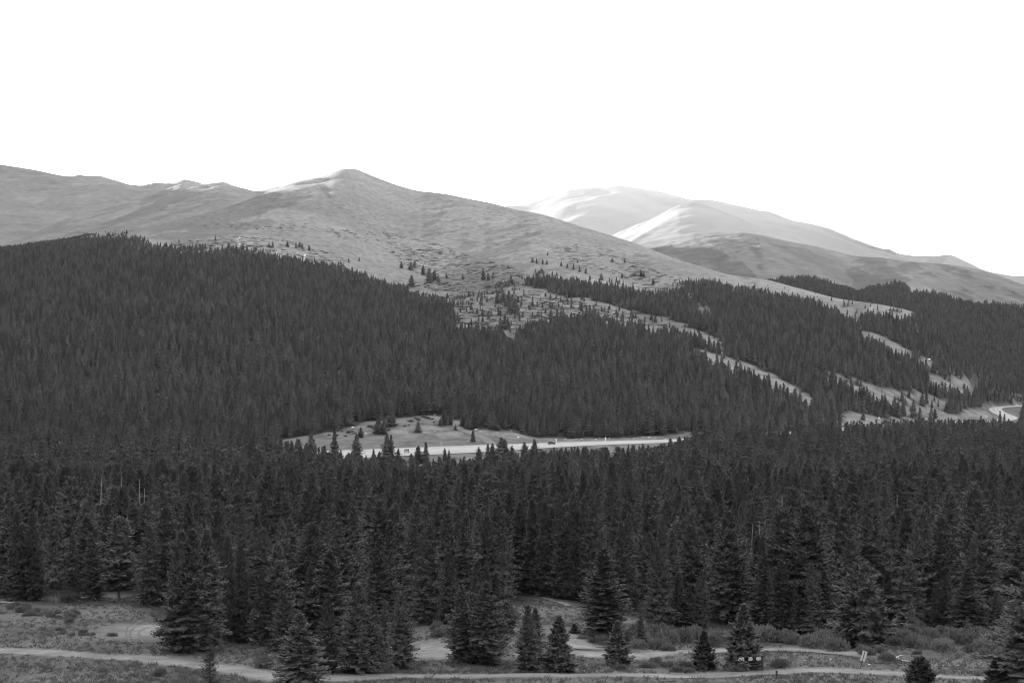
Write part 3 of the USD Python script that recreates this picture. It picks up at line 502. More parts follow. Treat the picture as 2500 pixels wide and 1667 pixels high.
for y0, y1, sp, seed in ((180, 420, 7.0, 1), (420, 900, 7.2, 2), (900, 1300, 6.9, 3), (1300, 2900, 6.7, 4)):
    p = scatter(y0, y1, sp, seed); r = np.random.default_rng(seed + 50)
    x, y = p[:, 0], p[:, 1]; z = H(x, y); P = np.stack([x, y, z], 1); u, v = proj(P)
    n = len(x); clump = fbm(x, y, 22.0, 3, 5); clump2 = fbm(x, y, 70.0, 3, 6)
    hgt = np.interp(y, [180, 700, 1200, 1900, 2300], [13.5, 13.0, 13, 11.5, 9.0]) * (1 + .5 * clump + .3 * clump2) * r.triangular(.5, .95, 1.35, n); hgt = np.minimum(hgt, 16 + r.normal(0, 1, n))
    keep = (u > -140) & (u < 2640) & (v < np.interp(u, EDGE[:, 0], EDGE[:, 1]) - r.uniform(0, 9, n)) & (v > np.interp(u, TB[:, 0], TB[:, 1]) + r.exponential(10, n) - 9 - 75 * np.maximum(fbm(x, y, 60.0, 3, 8), -.1) * (r.random(n) < .6))
    tcrest = np.interp(x / (y + W), TCOL, CREST); keep &= y < tcrest * np.where(u > 2200, 1.04, .985)
    keep &= hwtree.query(p)[0] > 17
    edge_h = np.clip((v - np.interp(u, TB[:, 0], TB[:, 1])) / 30, 0, 1); hgt *= .65 + .35 * edge_h
    ut, vt = proj(P + np.stack([0 * x, 0 * x, hgt], 1))
    front = y < HWP[np.abs(HWP[:, 0][:, None] - x[None]).argmin(0), 1] if n < 60000 else y < 1000
    # trees before the highway must not rise above it: short ones there
    cap = np.interp(u, CAP[:, 0], CAP[:, 1]) + r.uniform(-13, 20, n)
    ry_ = HWP[np.abs(HWP[:, 0][:, None] - x[None]).argmin(0), 1]
    newh = (v - cap) / FPX * y; grow = front & (y > ry_ - 230) & (newh > 5) & (newh < 18) & (r.random(n) < .75)
    over = (front & (vt < cap) & (y > 300)) | grow
    hgt = np.where(over, newh, hgt); keep &= hgt > 3.2
    ut, vt = proj(P + np.stack([0 * x, 0 * x, hgt], 1))
    back = ~front
    ju, jv = 14 * fbm(x, y, 25.0, 2, 71), 14 * fbm(x, y, 25.0, 2, 72)
    hit = inside(BARE, u + ju, v + jv) | inside(BARE, .55 * u + .45 * ut + ju, .55 * v + .45 * vt + jv)
    sparse = r.random(n) < .08 + .4 * (clump2 > .13); hgt = np.where(sparse & hit & back, hgt * .6, hgt)
    keep &= ~(hit & back) | (sparse & back & inside(BARE[:9], u, v))
    keep &= hxt.query(p)[0] > np.where(y < 230, 3.0, 2.2)
    keep &= r.random(n) > np.clip(-clump2 * 1.2 - .15, 0, .3)
    for su, sv, sl, sd in SNAGS:                             # nothing stands right before the bleached trunks
        blk = (np.abs(ut - su) < .15 * hgt * FPX / y + 1) & (y < sd + 3) & (vt < sv + .6 * sl) & (v > sv)
        hgt = np.where(blk, (v - sv - .6 * sl) / FPX * y, hgt); keep &= hgt > 3
    wf = r.uniform(.8, 1.2, n) * np.where(hgt < 7, 1.2, 1.0)
    for a in np.nonzero(keep)[0]: trees.append((x[a], y[a], z[a] - .15, hgt[a], wf[a]))
# scattered trees of the upper meadow
mead = []
for u, v, hpx in [(980,655,16),(1003,660,20),(1012,652,16),(1033,672,24),(1048,690,34),(1060,684,24),(1070,690,22),(1005,700,28),(1090,678,12),(1130,682,14),(1180,684,26),(1192,684,18),(1203,680,14),(1248,690,20),(1240,700,16),(1215,740,30),(1228,736,26),(1242,742,30),(1246,760,28),(1258,764,34),(1265,770,24),(1235,750,22),(1251,745,26),(1175,745,26),(1178,770,18),(1165,765,14),(1150,757,18),(1193,776,18),(1222,800,26),(1233,804,34),(1240,802,26),(1300,748,16),(1420,760,22),(1416,755,20),(1345,775,20),(1360,778,22),(1376,778,22),(1440,778,34),(1450,774,28),(1432,772,24),(1410,642,8),(1300,640,10),(1310,643,12),(1325,645,12),(1335,646,12),(1370,650,12),(1385,655,12),(1400,658,14),(1415,664,14),(1430,668,14),(1337,624,8),(1468,684,16),(1505,690,14),(1520,676,8),(1518,680,12),(1550,674,12),(1565,675,16),(1572,676,14),(1595,696,16),(1495,640,10),(1525,642,10),(1440,684,12),(1410,700,14),(1240,655,8),(437,592,8),(526,588,13),(657,603,10),(666,602,13),(702,603,14),(723,606,15),(732,604,14),(738,608,14),(755,612,12),(1535,757,14),(1520,775,16),(1542,771,18),(1600,788,18),(1590,782,14),
                  (2000,911,24),(2014,913,16),(2036,918,18),(2069,924,20),(2093,940,16),(2102,942,18),(2203,980,22),(2217,970,14),(2252,991,30),(2262,985,26),(2275,995,18),(2274,1012,18),(2247,1013,18),(2282,1015,18),(2318,1010,14),(2300,942,12),(2320,946,12),(2354,949,14),(2362,960,18),(2380,957,12),(2245,1025,26),(2272,1028,26),(2283,1022,22),(2163,1020,20),(2107,1026,20),(2205,1015,34),(2193,1020,38),(2230,1020,44),(2150,1012,20),(1130,1042,26),(1138,1030,20),(1085,1036,36),(1100,1035,30),(1021,1055,26),(920,1058,32),(934,1060,26),(925,1038,26),(938,1045,28),(955,1040,38),(1155,1080,30),(880,1068,26),(1156,1045,26),(1112,1050,14),(1075,1040,18),(1142,1048,28),(1060,1010,24),(1080,1012,20)]:
    q = ground(u, v, 760); mead.append((*q, hpx / FPX * q[1], .95 + .5 * rng.random()))
trees += [(a, b, c - .1, h_, w_ * 1.25) for a, b, c, h_, w_ in mead]
for u, tv, w in ROADTIP:
    d = 735.0 if u < 1600 else 800.0 if u < 2000 else 1280.0; p = px(u, tv, d); zg = float(H(p[0], p[1])); h_ = p[2] - zg; trees.append((p[0], p[1], zg - .1, h_, w / FPX * d / (.36 * h_)))
# far forest on the right hand hill
def far_points():
    us, R = L2surf(); r = np.random.default_rng(77); out = []
    tabs = np.array([[px(us, v, d)] for d, v in R])[:, 0]               # rows x cols x 3
    K = len(tabs); F = PchipInterpolator(np.arange(K), tabs, axis=0)
    for _ in range(24000):
        s = r.uniform(.15, 2.6); c = r.uniform(0, len(us) - 1); out.append((s, c))
    out = np.array(out); A = F(np.linspace(0, 2.7, 200)); fi = out[:, 0] / 2.7 * 199
    return np.stack([map_coordinates(A[..., k], [fi, out[:, 1]], order=1) for k in range(3)], 1)
hill_mesh = UsdGeom.Mesh(stage.GetPrimAtPath('/World/hill')); hp = np.array(hill_mesh.GetPointsAttr().Get()); ht = cKDTree(hp[:, :2])
fp = far_points(); dq, kq = ht.query(fp[:, :2], k=3); wq = 1 / (dq + 1); fp[:, 2] = (hp[kq, 2] * wq).sum(1) / wq.sum(1)
u, v = proj(fp); r = np.random.default_rng(78)
crz = H(fp[:, 0], fp[:, 1])
k = (v > np.interp(u, TB2[:, 0], TB2[:, 1]) + r.uniform(-3, 6, len(u))) & (fp[:, 2] > crz - 3)
far = fp[k]; farh = r.uniform(8.5, 15, len(far))
print('trees', len(trees), 'far', len(far))

# the ground, with bare duff where the trees stand close
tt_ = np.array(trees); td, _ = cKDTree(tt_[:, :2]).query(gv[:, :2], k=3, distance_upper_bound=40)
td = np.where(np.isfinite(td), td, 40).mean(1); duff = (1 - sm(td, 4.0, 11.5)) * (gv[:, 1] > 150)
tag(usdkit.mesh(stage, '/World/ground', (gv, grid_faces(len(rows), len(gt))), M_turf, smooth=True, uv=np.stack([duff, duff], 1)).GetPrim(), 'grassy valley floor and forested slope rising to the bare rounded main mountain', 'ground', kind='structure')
# individuals: hand placed ones and the nearest of the forest, the rest one instancer
trees = tt_; order = np.argsort(trees[:, 1]); trees = trees[order]
import itertools
cyc = itertools.cycle([0, 1, 3, 2, 5, 7, 4, 6])
wallgroup = 'spruces of the dark forest wall behind the open slope'
for i, (u, bv, tv, w, shp, lab) in enumerate(hand):
    q = ground(u, bv); h_ = (bv - tv) / FPX * q[1] * 1.01
    if shp is None: path, Rw = NEAR[next(cyc)]
    else: path, Rw = shp, {S_droop: 3.6, S_high: 2.3, S_sparse: 2.2, S_bushy: 4.2, S_young: 3.2}[shp]
    ws = (w / FPX * q[1] / 2) / Rw; ws = float(np.clip(ws * 1.15, .25, 3))
    thing('spruce_tree', (q[0], q[1], q[2] - .12), lab or 'tall dark spruce in the forest wall above the open grassy slope', 'spruce', None if lab else wallgroup, rotz=rng.uniform(0, 6.28), scale=(ws, ws, h_ / 12), ref=path)
N_IND = 300 - len(hand)
vis = np.nonzero((np.abs(trees[:, 0] / trees[:, 1]) < .37))[0]
score = trees[vis, 3] / trees[vis, 1]; ind = set(vis[np.argsort(-score)[:N_IND]].tolist())
def zone(x, y):
    u = CU + FPX * x / y
    return ('left', 'behind the leaning trunk and the turnaround') if u < 560 else ('centre left', 'behind the spruces at the sandy bump') if u < 1150 else ('centre', 'behind the lone broad spruce') if u < 1750 else ('right', 'behind the willows and the signpost')
for a in sorted(ind):
    x, y, z, h_, wf = trees[a]; path, Rw = NEAR[int(rng.integers(0, 8))]; s = h_ / 12; zn = zone(x, y)
    thing('spruce_tree', (x, y, z), f'dark forest spruce crowded in the near stand {zn[1]}', 'spruce', f'spruces of the near forest stand at {zn[0]}', rotz=rng.uniform(0, 6.28), scale=(s * wf, s * wf, s), ref=path)

def instancer(name, protos, P, idx, scale, label, cat_, rot=None):
    path = '/World/' + numbered('/World', name); pi = UsdGeom.PointInstancer.Define(stage, path); targets = []
    for i, parts in enumerate(protos):
        pp = f'{path}/shapes/shape_{i + 1:03d}'; UsdGeom.Xform.Define(stage, pp)
        for nm, mesh, mat in parts: usdkit.mesh(stage, f'{pp}/{nm}', mesh, mat)
        targets.append(pp)
    pi.CreatePrototypesRel().SetTargets(targets)
    n = len(P); a = rng.uniform(0, 2 * np.pi, n) if rot is None else rot; qh = np.zeros((n, 4), np.float16); qh[:, 3] = np.cos(a / 2); qh[:, 2] = np.sin(a / 2)
    pi.CreatePositionsAttr(Vt.Vec3fArray.FromNumpy(P.astype(np.float32))); pi.CreateProtoIndicesAttr(Vt.IntArray.FromNumpy(idx.astype(np.int32)))
    pi.CreateScalesAttr(Vt.Vec3fArray.FromNumpy(scale.astype(np.float32)))
    pi.CreateOrientationsAttr(Vt.QuathArray([Gf.Quath(float(q[3]), float(q[0]), float(q[1]), float(q[2])) for q in qh]))
    return tag(pi.GetPrim(), label, cat_, kind='stuff')
MID, FAR = [], []
for i in range(7):
    c, t = spruce(300 + i, 12, (2.9, 2.5, 3.2, 2.2, 2.8, 3.4, 2.0)[i], (.06, .1, .05, .14, .08, .05, .05)[i], .5, 7, 4, 1.35, (.85, .8, .75, .85, .75, .8, .9)[i], .22, .24, core=.74, out=.5, fill=0)
    MID.append([('crown', c, M_spruce), ('trunk', t, M_bark)])
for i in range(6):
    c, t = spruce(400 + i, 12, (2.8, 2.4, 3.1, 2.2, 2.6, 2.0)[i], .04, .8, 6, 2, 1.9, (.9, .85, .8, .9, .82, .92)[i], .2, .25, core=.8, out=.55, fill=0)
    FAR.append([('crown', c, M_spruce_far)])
rest = np.array([a for a in range(len(trees)) if a not in ind]); tr_ = trees[rest]
near_ = tr_[:, 1] < 330; mid_ = tr_[:, 1] < 1000
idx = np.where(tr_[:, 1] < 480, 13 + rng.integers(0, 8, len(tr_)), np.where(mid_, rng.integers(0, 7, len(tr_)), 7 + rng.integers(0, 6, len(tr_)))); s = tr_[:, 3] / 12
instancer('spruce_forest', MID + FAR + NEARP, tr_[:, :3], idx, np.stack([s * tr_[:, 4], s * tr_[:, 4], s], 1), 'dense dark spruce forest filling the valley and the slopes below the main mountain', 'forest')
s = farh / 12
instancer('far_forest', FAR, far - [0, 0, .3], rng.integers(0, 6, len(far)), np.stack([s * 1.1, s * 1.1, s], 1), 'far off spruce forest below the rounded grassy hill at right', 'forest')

# ------------------------------------------------------------------ krummholz mats on the main mountain
def mat_mesh(seed):
    r = np.random.default_rng(seed); n = 60; a = r.uniform(0, 6.28, n); q = np.sqrt(r.uniform(0, 1, n))
    O = np.stack([q * np.cos(a), q * np.sin(a) * .5, .05 + .5 * (1 - q * q) * r.uniform(.4, 1, n)], 1); D = np.stack([np.cos(a) * .6, np.sin(a) * .5, r.uniform(.1, .9, n)], 1)
    return kites(O, D, r.uniform(.35, .6, n), r.uniform(.16, .3, n), np.stack([r.normal(0, .5, n), r.normal(0, .5, n), np.ones(n)], 1))
KP = [(poly((790,560),(900,562),(1050,590),(1130,620),(1200,640),(1280,660),(1270,690),(1150,690),(1040,680),(985,650),(930,600),(830,585)), 950), (poly((420,590),(560,575),(700,585),(820,620),(860,650),(700,630),(560,620),(430,605)), 560),
      (poly((1000,690),(1300,690),(1400,735),(1560,765),(1650,800),(1420,780),(1260,810),(1110,790),(1100,740)), 1150), (poly((1330,595),(1480,600),(1600,660),(1560,690),(1460,660),(1380,640)), 260), (poly((500,545),(760,545),(760,560),(500,560)), 60), (poly((1540,650),(1700,690),(1660,720),(1540,700)), 160)]
KX = []
r = np.random.default_rng(91)
for pp, n in KP:
    bb = pp.bounds
    UV = np.stack([r.uniform(bb[0], bb[2], n * 4), r.uniform(bb[1], bb[3], n * 4)], 1); UV = UV[shapely.contains_xy(pp, UV[:, 0], UV[:, 1])][:n]
    ds = np.exp(np.linspace(math.log(1500), math.log(3600), 400))
    Pp = px(UV[:, :1], UV[:, 1:], ds[None, :]); un = Pp[..., 2] < H(Pp[..., 0], Pp[..., 1]); kk = un.argmax(1)
    q = Pp[np.arange(len(UV)), kk][un.any(1)]; q[:, 2] = H(q[:, 0], q[:, 1]); KX.append(q[fbm(q[:, 0], q[:, 1], 45.0, 3, 44) > -.12 + .16 * r.normal(0, 1, len(q))])
KX = np.concatenate(KX); n = len(KX); s = r.uniform(.7, 2.1, n)
instancer('krummholz', [[('twigs', mat_mesh(i), M_mat)] for i in range(3)], KX, r.integers(0, 3, n), np.stack([s * r.uniform(.9, 3.4, n), s, np.minimum(s, 2.0) * .5], 1), 'low dark mats of dwarf bushes dotted over the grassy mountainside', 'dwarf shrubs', rot=r.normal(0, .2, n))

# ------------------------------------------------------------------ willow shrubs
def shrub(seed, n=1300):
    r = np.random.default_rng(seed); lob = [(r.uniform(-.6, .6), r.uniform(-.5, .5), r.uniform(.45, .75)) for _ in range(7)]; O, D = [], []
    for x, y, s in lob:
        m = n // 7; d = r.normal(0, 1, (m, 3)); d[:, 2] = np.abs(d[:, 2]); d /= np.linalg.norm(d, axis=1, keepdims=True)
        O.append(np.array([x, y, .12]) + d * s * r.uniform(.55, 1, (m, 1)) * [1, 1, 1.15]); D.append(d * .5 + np.array([0, 0, .8]) + r.normal(0, .35, (m, 3)))
    O, D = np.concatenate(O), np.concatenate(D); m = len(O)
    leaf = kites(O, D, r.uniform(.12, .26, m), r.uniform(.03, .06, m), r.normal(0, 1, (m, 3)))
    st = cat([tube((x * .3, y * .3, -.1), (x, y, s), .03, .012, 4) for x, y, s in lob])
    return leaf, st
SH = [tree_class('willow_shape' + '_abcd'[i + 1], [('foliage', a, M_willow), ('stems', b, M_bark)]) for i, (a, b) in enumerate(shrub(500 + j) for j in range(3))]
SHD = [tree_class('dark_shrub_shape', [('foliage', shrub(520)[0], foliage('dark_shrub_leaves', .21)), ('stems', shrub(520)[1], M_bark)])]
WIL = []
for u0, v0, u1, v1, n, sz, lb, gr in ((1535,1560,1790,1568,12,46,'silvery willow bush in the thicket between the lone broad spruce and the gate','willows between lone spruce and gate'), (1530,1580,1660,1586,6,44,'silvery willow bush in the lower thicket row beside the track','willows in the lower row by the track'),
                              (1835,1562,2060,1582,13,46,'willow bush of the hedge left of the great drooping spruce','willows left of the great drooping spruce'), (2150,1572,2330,1590,10,50,'willow bush under the light sparse young spruce','willows under the sparse young spruce'),
                              (2160,1545,2330,1556,8,40,'willow bush at the foot of the right forest edge','willows at the right forest edge'), (2330,1560,2470,1580,8,52,'willow bush in the thicket near the right edge','willows near the right edge'), (2360,1590,2450,1604,5,60,'large willow bush nearest the right edge above the wet turf','large willows at right'),
                              (1420,1560,1480,1566,4,30,'low bush at the foot of the lone broad spruce','low bushes under the lone broad spruce'), (1060,1540,1130,1560,5,40,'bush beside the dirt patch at centre left','bushes beside the dirt patch'),
                              (2060,1596,2200,1600,4,30,'low willow bush under the great drooping spruce','low willows under the drooping spruce'), (1580,1615,1680,1640,8,26,'small bush in the island between the two tracks','small bushes between the tracks'), (15,1486,190,1512,18,22,'dusky shrub on the bank left of the turnaround','dusky shrubs left of the turnaround'), (130,1535,262,1558,9,17,'low dark shrub at the rim of the turnaround','low shrubs at the turnaround rim')):
    for k in range(n):
        t = (k + .5) / n; WIL.append((u0 + (u1 - u0) * t + rng.normal(0, 9), v0 + (v1 - v0) * t + rng.normal(0, 6), 1.2 * sz * rng.uniform(.75, 1.25), lb, gr))
for a in ((941,1642,52,'rounded bush left of the sandy bump in the dirt road'), (1515,1636,40,'rounded pale bush at the foot of the small dark spruce by the track'), (1800,1640,48,'shrub growing before the left end of the gate'), (1905,1630,46,'dark twiggy bush between the gate and the signpost'), (1427,1634,18,'tiny dark bush beside the front trio of spruces'), (646,1632,62,'bush behind the left foot of the nearest bright spruce'), (2240,1597,24,'small dark bush above the bright rill'), (1240,1632,24,'small bush between the centre clump and the front trio'), (250,1640,30,'weedy tuft in the bottom left grass'), (390,1650,40,'pale clump of weeds in the bottom left grass'), (170,1470,54,'grey round shrub right of the leaning pale trunk'), (2385,1650,20,'small low bush near the bottom right corner')):
    WIL.append((*a, None))
for u, v, w, lb, gr in WIL:
    q = ground(u, v); s = w / FPX * q[1] / 2 / 1.05
    dk = gr and ('dusky' in gr or 'rim' in gr or 'island' in lb or 'low bushes' in gr); ref = SHD[0] if dk or (not gr and 'dark' in lb) else SH[int(rng.integers(0, 3))]
    thing('willow_shrub', (q[0], q[1], q[2] - .08), lb, 'shrub', gr, rotz=rng.uniform(0, 6.28), scale=(s, s, s * rng.uniform(.95, 1.35)), ref=ref)

# ------------------------------------------------------------------ dead standing trees
def snag(u, tv, h_, d, lean, lab, limbs=8, bent=0.0):
    p = px(u, tv, d); zg = float(H(p[0], p[1])); h_ = max(p[2] - zg, 4.0); L = lean * h_
    root = thing('dead_tree', (p[0] - L, p[1], zg - .2), lab, 'dead tree'); pth = root.GetPath().pathString; r = np.random.default_rng(int(u))
    pts = [np.array([L * t + bent * max(0, t - .85) ** 1.0 * h_, .1 * math.sin(5 * t), h_ * t - abs(bent) * 4 * max(0, t - .85) ** 2 * h_]) for t in np.linspace(0, 1, 8)]
    obj('trunk', cat([tube(pts[i], pts[i + 1], .14 * (1 - i / 8.5) + .03, .14 * (1 - (i + 1) / 8.5) + .03, 6) for i in range(7)]), M_dead, pth)
    for k in range(limbs):
        t = r.uniform(.45, .97); o = np.array([L * t, 0, h_ * t]); a = r.uniform(0, 6.28); ln = r.uniform(.4, 1.3) * (1.25 - t)
        obj('branch', tube(o, o + np.array([math.cos(a) * ln, math.sin(a) * ln, r.uniform(-.2, .5) * ln]), .045, .015, 4), M_dead, pth)
snag(249,1163,16,300,.06,'bleached dead trunk curving right among the near forest at left', 3)
snag(341,1166,16,305,.01,'tall bleached dead tree with short twigs, right of the curved dead trunk', 12)
snag(353,1188,14,300,.03,'thin grey dead trunk beside the tall bleached dead tree', 3)
snag(297,1158,14,330,0,'faint grey dead stem left of the tall bleached dead tree', 4)
snag(301,1250,14,215,.0,'dead bent top hooking right above the spruce with thick bare trunk', 2, .4)
snag(694,1082,14,650,.03,'pale leaning dead trunk left of the clearing', 2)
snag(681,968,16,990,.0,'slim white dead trunk standing at the forest edge left of the clearing', 2)
snag(1910,1205,15,330,.01,'bony dead tree with many side twigs in the right forest', 14)
snag(1838,1276,14,270,.05,'white leaning dead trunk right of the forest centre', 2)
snag(1854,1268,14,268,.0,'bleached dead tree with twigs close right of the white leaning trunk', 9)
snag(2190,1205,14,330,-.01,'thin straight dead trunk in the right forest', 3)
snag(1880,972,15,1130,.0,'tiny pale dead trunk on the far bank right of centre', 2)
snag(386,955,14,1200,.02,'pale dead trunk high in the left forest slope', 2)
# leafless young tree at the bottom left
q = ground(512, 1688); hh = (1688 - 1545) / FPX * q[1]; root = thing('dead_sapling', (q[0], q[1], q[2] - .1), 'sparse grey dead young spruce with bare upcurved twigs at bottom left', 'dead tree'); pth = root.GetPath().pathString
obj('trunk', cat([tube((0, 0, 0), (.03, 0, hh * .55), .1, .065), tube((.03, 0, hh * .55), (0, 0, hh), .065, .015)]), M_wood, pth); r = np.random.default_rng(5); tw = []
for k in range(190):
    t = r.uniform(.06, .97); a = r.uniform(0, 6.28); ln = (1.15 - t) * 1.25 * r.uniform(.5, 1); o = np.array([.02, 0, hh * t]); m = o + np.array([math.cos(a) * ln * .6, math.sin(a) * ln * .6, .02]); e = o + np.array([math.cos(a) * ln, math.sin(a) * ln, .3 * ln + .05])
    tw += [tube(o, m, .035, .026, 4), tube(m, e, .026, .012, 3)]
    for j in range(5):
        s = r.uniform(.3, 1); w_ = o + (m - o) * min(1, s / .6) if s < .6 else m + (e - m) * (s - .6) / .4; tw.append(tube(w_, w_ + np.array([r.normal(0, .12), r.normal(0, .12), r.uniform(-.05, .2)]), .018, .009, 3))
tag(obj('twigs', cat(tw), noise_mat('grey_twigs', [(.3, .035), (.7, .07)], 5), pth), kind='stuff')
# fallen log at the left
a, b = ground(2, 1473), ground(60, 1476); tag(obj('fallen_log', cat([tube(a + [0, 0, .16], b + [0, 0, .14], .16, .11, 8), tube(a * .5 + b * .5 + [0, 0, .2], a * .5 + b * .5 + [.2, .3, .5], .04, .02, 5)]), M_dead), 'bleached fallen log lying at the forest edge at far left', 'log')

# ------------------------------------------------------------------ boulders
def boulder(seed):
    r = np.random.default_rng(seed); m = trimesh.creation.icosphere(2); v = m.vertices * (1 + .5 * (meshkit.noise(m.vertices * 1.3 + seed * 7.1, seed) - .5))[:, None]
    for _ in range(7):
        nrm = r.normal(0, 1, 3); nrm /= np.linalg.norm(nrm); dp = v @ nrm; c = r.uniform(.55, .8); v = v - np.maximum(dp - c, 0)[:, None] * nrm
    v[:, 2] *= .72; return v, m.faces
BO = [tree_class('boulder_shape' + '_abc'[i + 1], [('rock', boulder(600 + i), M_rock)]) for i in range(2)]
for nm in ('big pale boulder on the bank edge beside the track in the clearing',):
    pass
BL = [(1162,1049,5.5,'largest pale boulder beside the track in the clearing'), (1035,1055,3.2,'pale boulder right of the lone clearing spruce'), (860,1043,5,'flat pale slab at the left end of the clearing'), (893,1059,3,'boulder by the low bush at the left of the mound'), (877,1067,2,'small boulder on the mound left of the bush'), (993,1057,2.2,'small white boulder left of the lone clearing spruce'), (1062,1053,2,'small white boulder right of the lone clearing spruce'), (1115,1058,1.9,'small pale boulder on the mound crest below the track'), (1214,1058,2.6,'lone pale boulder on the right bank of the clearing'), (1265,1068,4.2,'smooth boulder on the road bank left of the car'), (2258,1024,3.2,'pale boulder above the right highway stretch'), (2222,1032,4,'white boulder beside the right highway stretch'), (2146,1021,5,'pale outcrop block at the end of the rocky mound at right'), (2268,878,6,'pale rock patch in the right forest opening')]
for k in range(46):
    if k < 20: BL.append((rng.uniform(1340, 1660), rng.uniform(1066, 1073), rng.uniform(1.2, 2.6), None, 'rocks along the bank above the highway', 'pale rock in the rubble bank above the highway right of the car'))
    elif k < 34: BL.append((rng.uniform(1165, 1250), rng.uniform(1044, 1064), rng.uniform(1, 2.4), None, 'rocks of the boulder field right of the track', 'pale rock of the boulder field right of the clearing track'))
    else: BL.append((rng.uniform(2290, 2430), rng.uniform(1002, 1022), rng.uniform(1, 2.6), None, 'rocks on the stony bank by the far bend', 'pale rock on the stony bank left of the far highway bend'))
for k in range(24): BL.append((rng.uniform(1040, 1110), rng.uniform(1006, 1026), rng.uniform(.9, 1.9), None, 'stones at the top of the clearing', 'small pale stone among the brush at the top of the clearing'))
for b in BL:
    q = ground(b[0], b[1], 760); s = 1.25 * b[2] / FPX * q[1] / 2; lb = b[3] or b[5]; gr = b[4] if len(b) > 4 else None
    thing('boulder', (q[0], q[1], q[2] + s * .2), lb, 'boulder', gr, rotz=rng.uniform(0, 6.28), scale=(s * rng.uniform(.9, 1.5), s, s * rng.uniform(.6, 1)), ref=BO[int(rng.integers(0, 2))])
# low brush of the clearing
for k in range(40):
    u, v = [(rng.uniform(800, 900), 1056 + rng.normal(0, 4)), (rng.uniform(985, 1060), 1026 + rng.normal(0, 4)), (rng.uniform(1060, 1140), 1018 + rng.normal(0, 5)), (rng.uniform(880, 1000), 1046 + rng.normal(0, 5)), (rng.uniform(1380, 1560), 1068 + rng.normal(0, 2))][k % 5]
    q = ground(u, v, 760); s = rng.uniform(6, 15) / FPX * q[1] / 2
    thing('willow_shrub', q - [0, 0, .1], 'low dark brush at the edge of the clearing above the highway', 'shrub', 'low brush around the clearing', rotz=rng.uniform(0, 6), scale=(s * 1.2, s, s), ref=SHD[0])

# ------------------------------------------------------------------ gate, posts, sign
ga, gb = ground(1787, 1640), ground(1862, 1637); ax_ = gb - ga; glen = float(np.linalg.norm(ax_[:2])); ang = math.atan2(ax_[1], ax_[0])
gate = thing('gate', ga, 'low dark steel road gate with striped marker boards and a white plate', 'gate', rotz=ang); gp = gate.GetPath().pathString
rise = float(gb[2] - ga[2])
for zz_ in (.5, .74, .98, 1.3): obj('rail', tube((.1, 0, zz_), (glen - .15, 0, zz_ + rise), .045, .045, 8), M_dark, gp)
obj('upright', tube((.1, 0, .45), (.1, 0, 1.36), .05), M_dark, gp); obj('upright', tube((glen - .15, 0, .45 + rise), (glen - .15, 0, 1.36 + rise), .05), M_dark, gp)
for x0, dirn in ((.28 * glen, 1), (.86 * glen, -1)):
    bw, bh = .20 * glen, .36; brd = obj('marker_board', box(bw, .03, bh, (x0, -.07, 1.18 + rise * x0 / glen)), M_dark, gp); bp = brd.GetPath().pathString
    import shapely.geometry as sg
    rect = sg.box(-bw / 2 + .015, -bh / 2 + .015, bw / 2 - .015, bh / 2 - .015); kst = bw / 4.6
    for i in range(-4, 5):
        x = i * kst * 1.05; pl = sg.Polygon([(x - dirn * .13, -bh / 2), (x + kst * .55 - dirn * .13, -bh / 2), (x + kst * .55 + dirn * .13, bh / 2), (x + dirn * .13, bh / 2)]).intersection(rect)
        if pl.area > .004:
            m = trimesh.creation.extrude_polygon(pl, .008, engine='earcut'); m.apply_transform(trimesh.transformations.rotation_matrix(math.pi / 2, (1, 0, 0))); m.apply_translation((x0, -.0875, 1.18 + rise * x0 / glen)); obj('stripe', m, M_white, bp)
obj('plate', box(.13 * glen, .02, .34, (.585 * glen, -.07, 1.2 + rise * .58)), M_grey, gp)
obj('plate_text', box(.09 * glen, .006, .07, (.585 * glen, -.084, 1.2 + rise * .58)), plain('faded_print', .35), gp)
q = ground(1860, 1637); ph = (1637 - 1600) / FPX * q[1]
tag(obj('gate_post', cat([box(.2, .2, ph + .3, (q[0], q[1] - .15, q[2] + ph / 2 - .15)), box(.24, .24, .03, (q[0], q[1] - .15, q[2] + ph + .012))]), M_wood), 'tall dark wooden post at the right end of the striped gate', 'post')
q = ground(1896, 1657); ph = (1657 - 1636) / FPX * q[1]
tag(obj('bollard', cat([box(.16, .16, ph + .3, (q[0], q[1], q[2] + ph / 2 - .15)), box(.05, .165, .2, (q[0] - .06, q[1], q[2] + ph - .15))]), M_wood), 'short dark wooden post at the edge of the dirt road right of the gate', 'post')
q = ground(2100, 1632); ph = (1632 - 1588) / FPX * q[1] * 1.02
sp_ = thing('signpost', q, 'leaning signpost showing the blank grey back of its board', 'sign', tilt=(0, 15)); pth = sp_.GetPath().pathString
obj('pole', tube((0, 0, -.3), (0, 0, ph * .98), .035, .03, 8), M_dark, pth); obj('board', box(.46, .025, ph * .56, (.03, .05, ph * .72)), M_grey, pth)

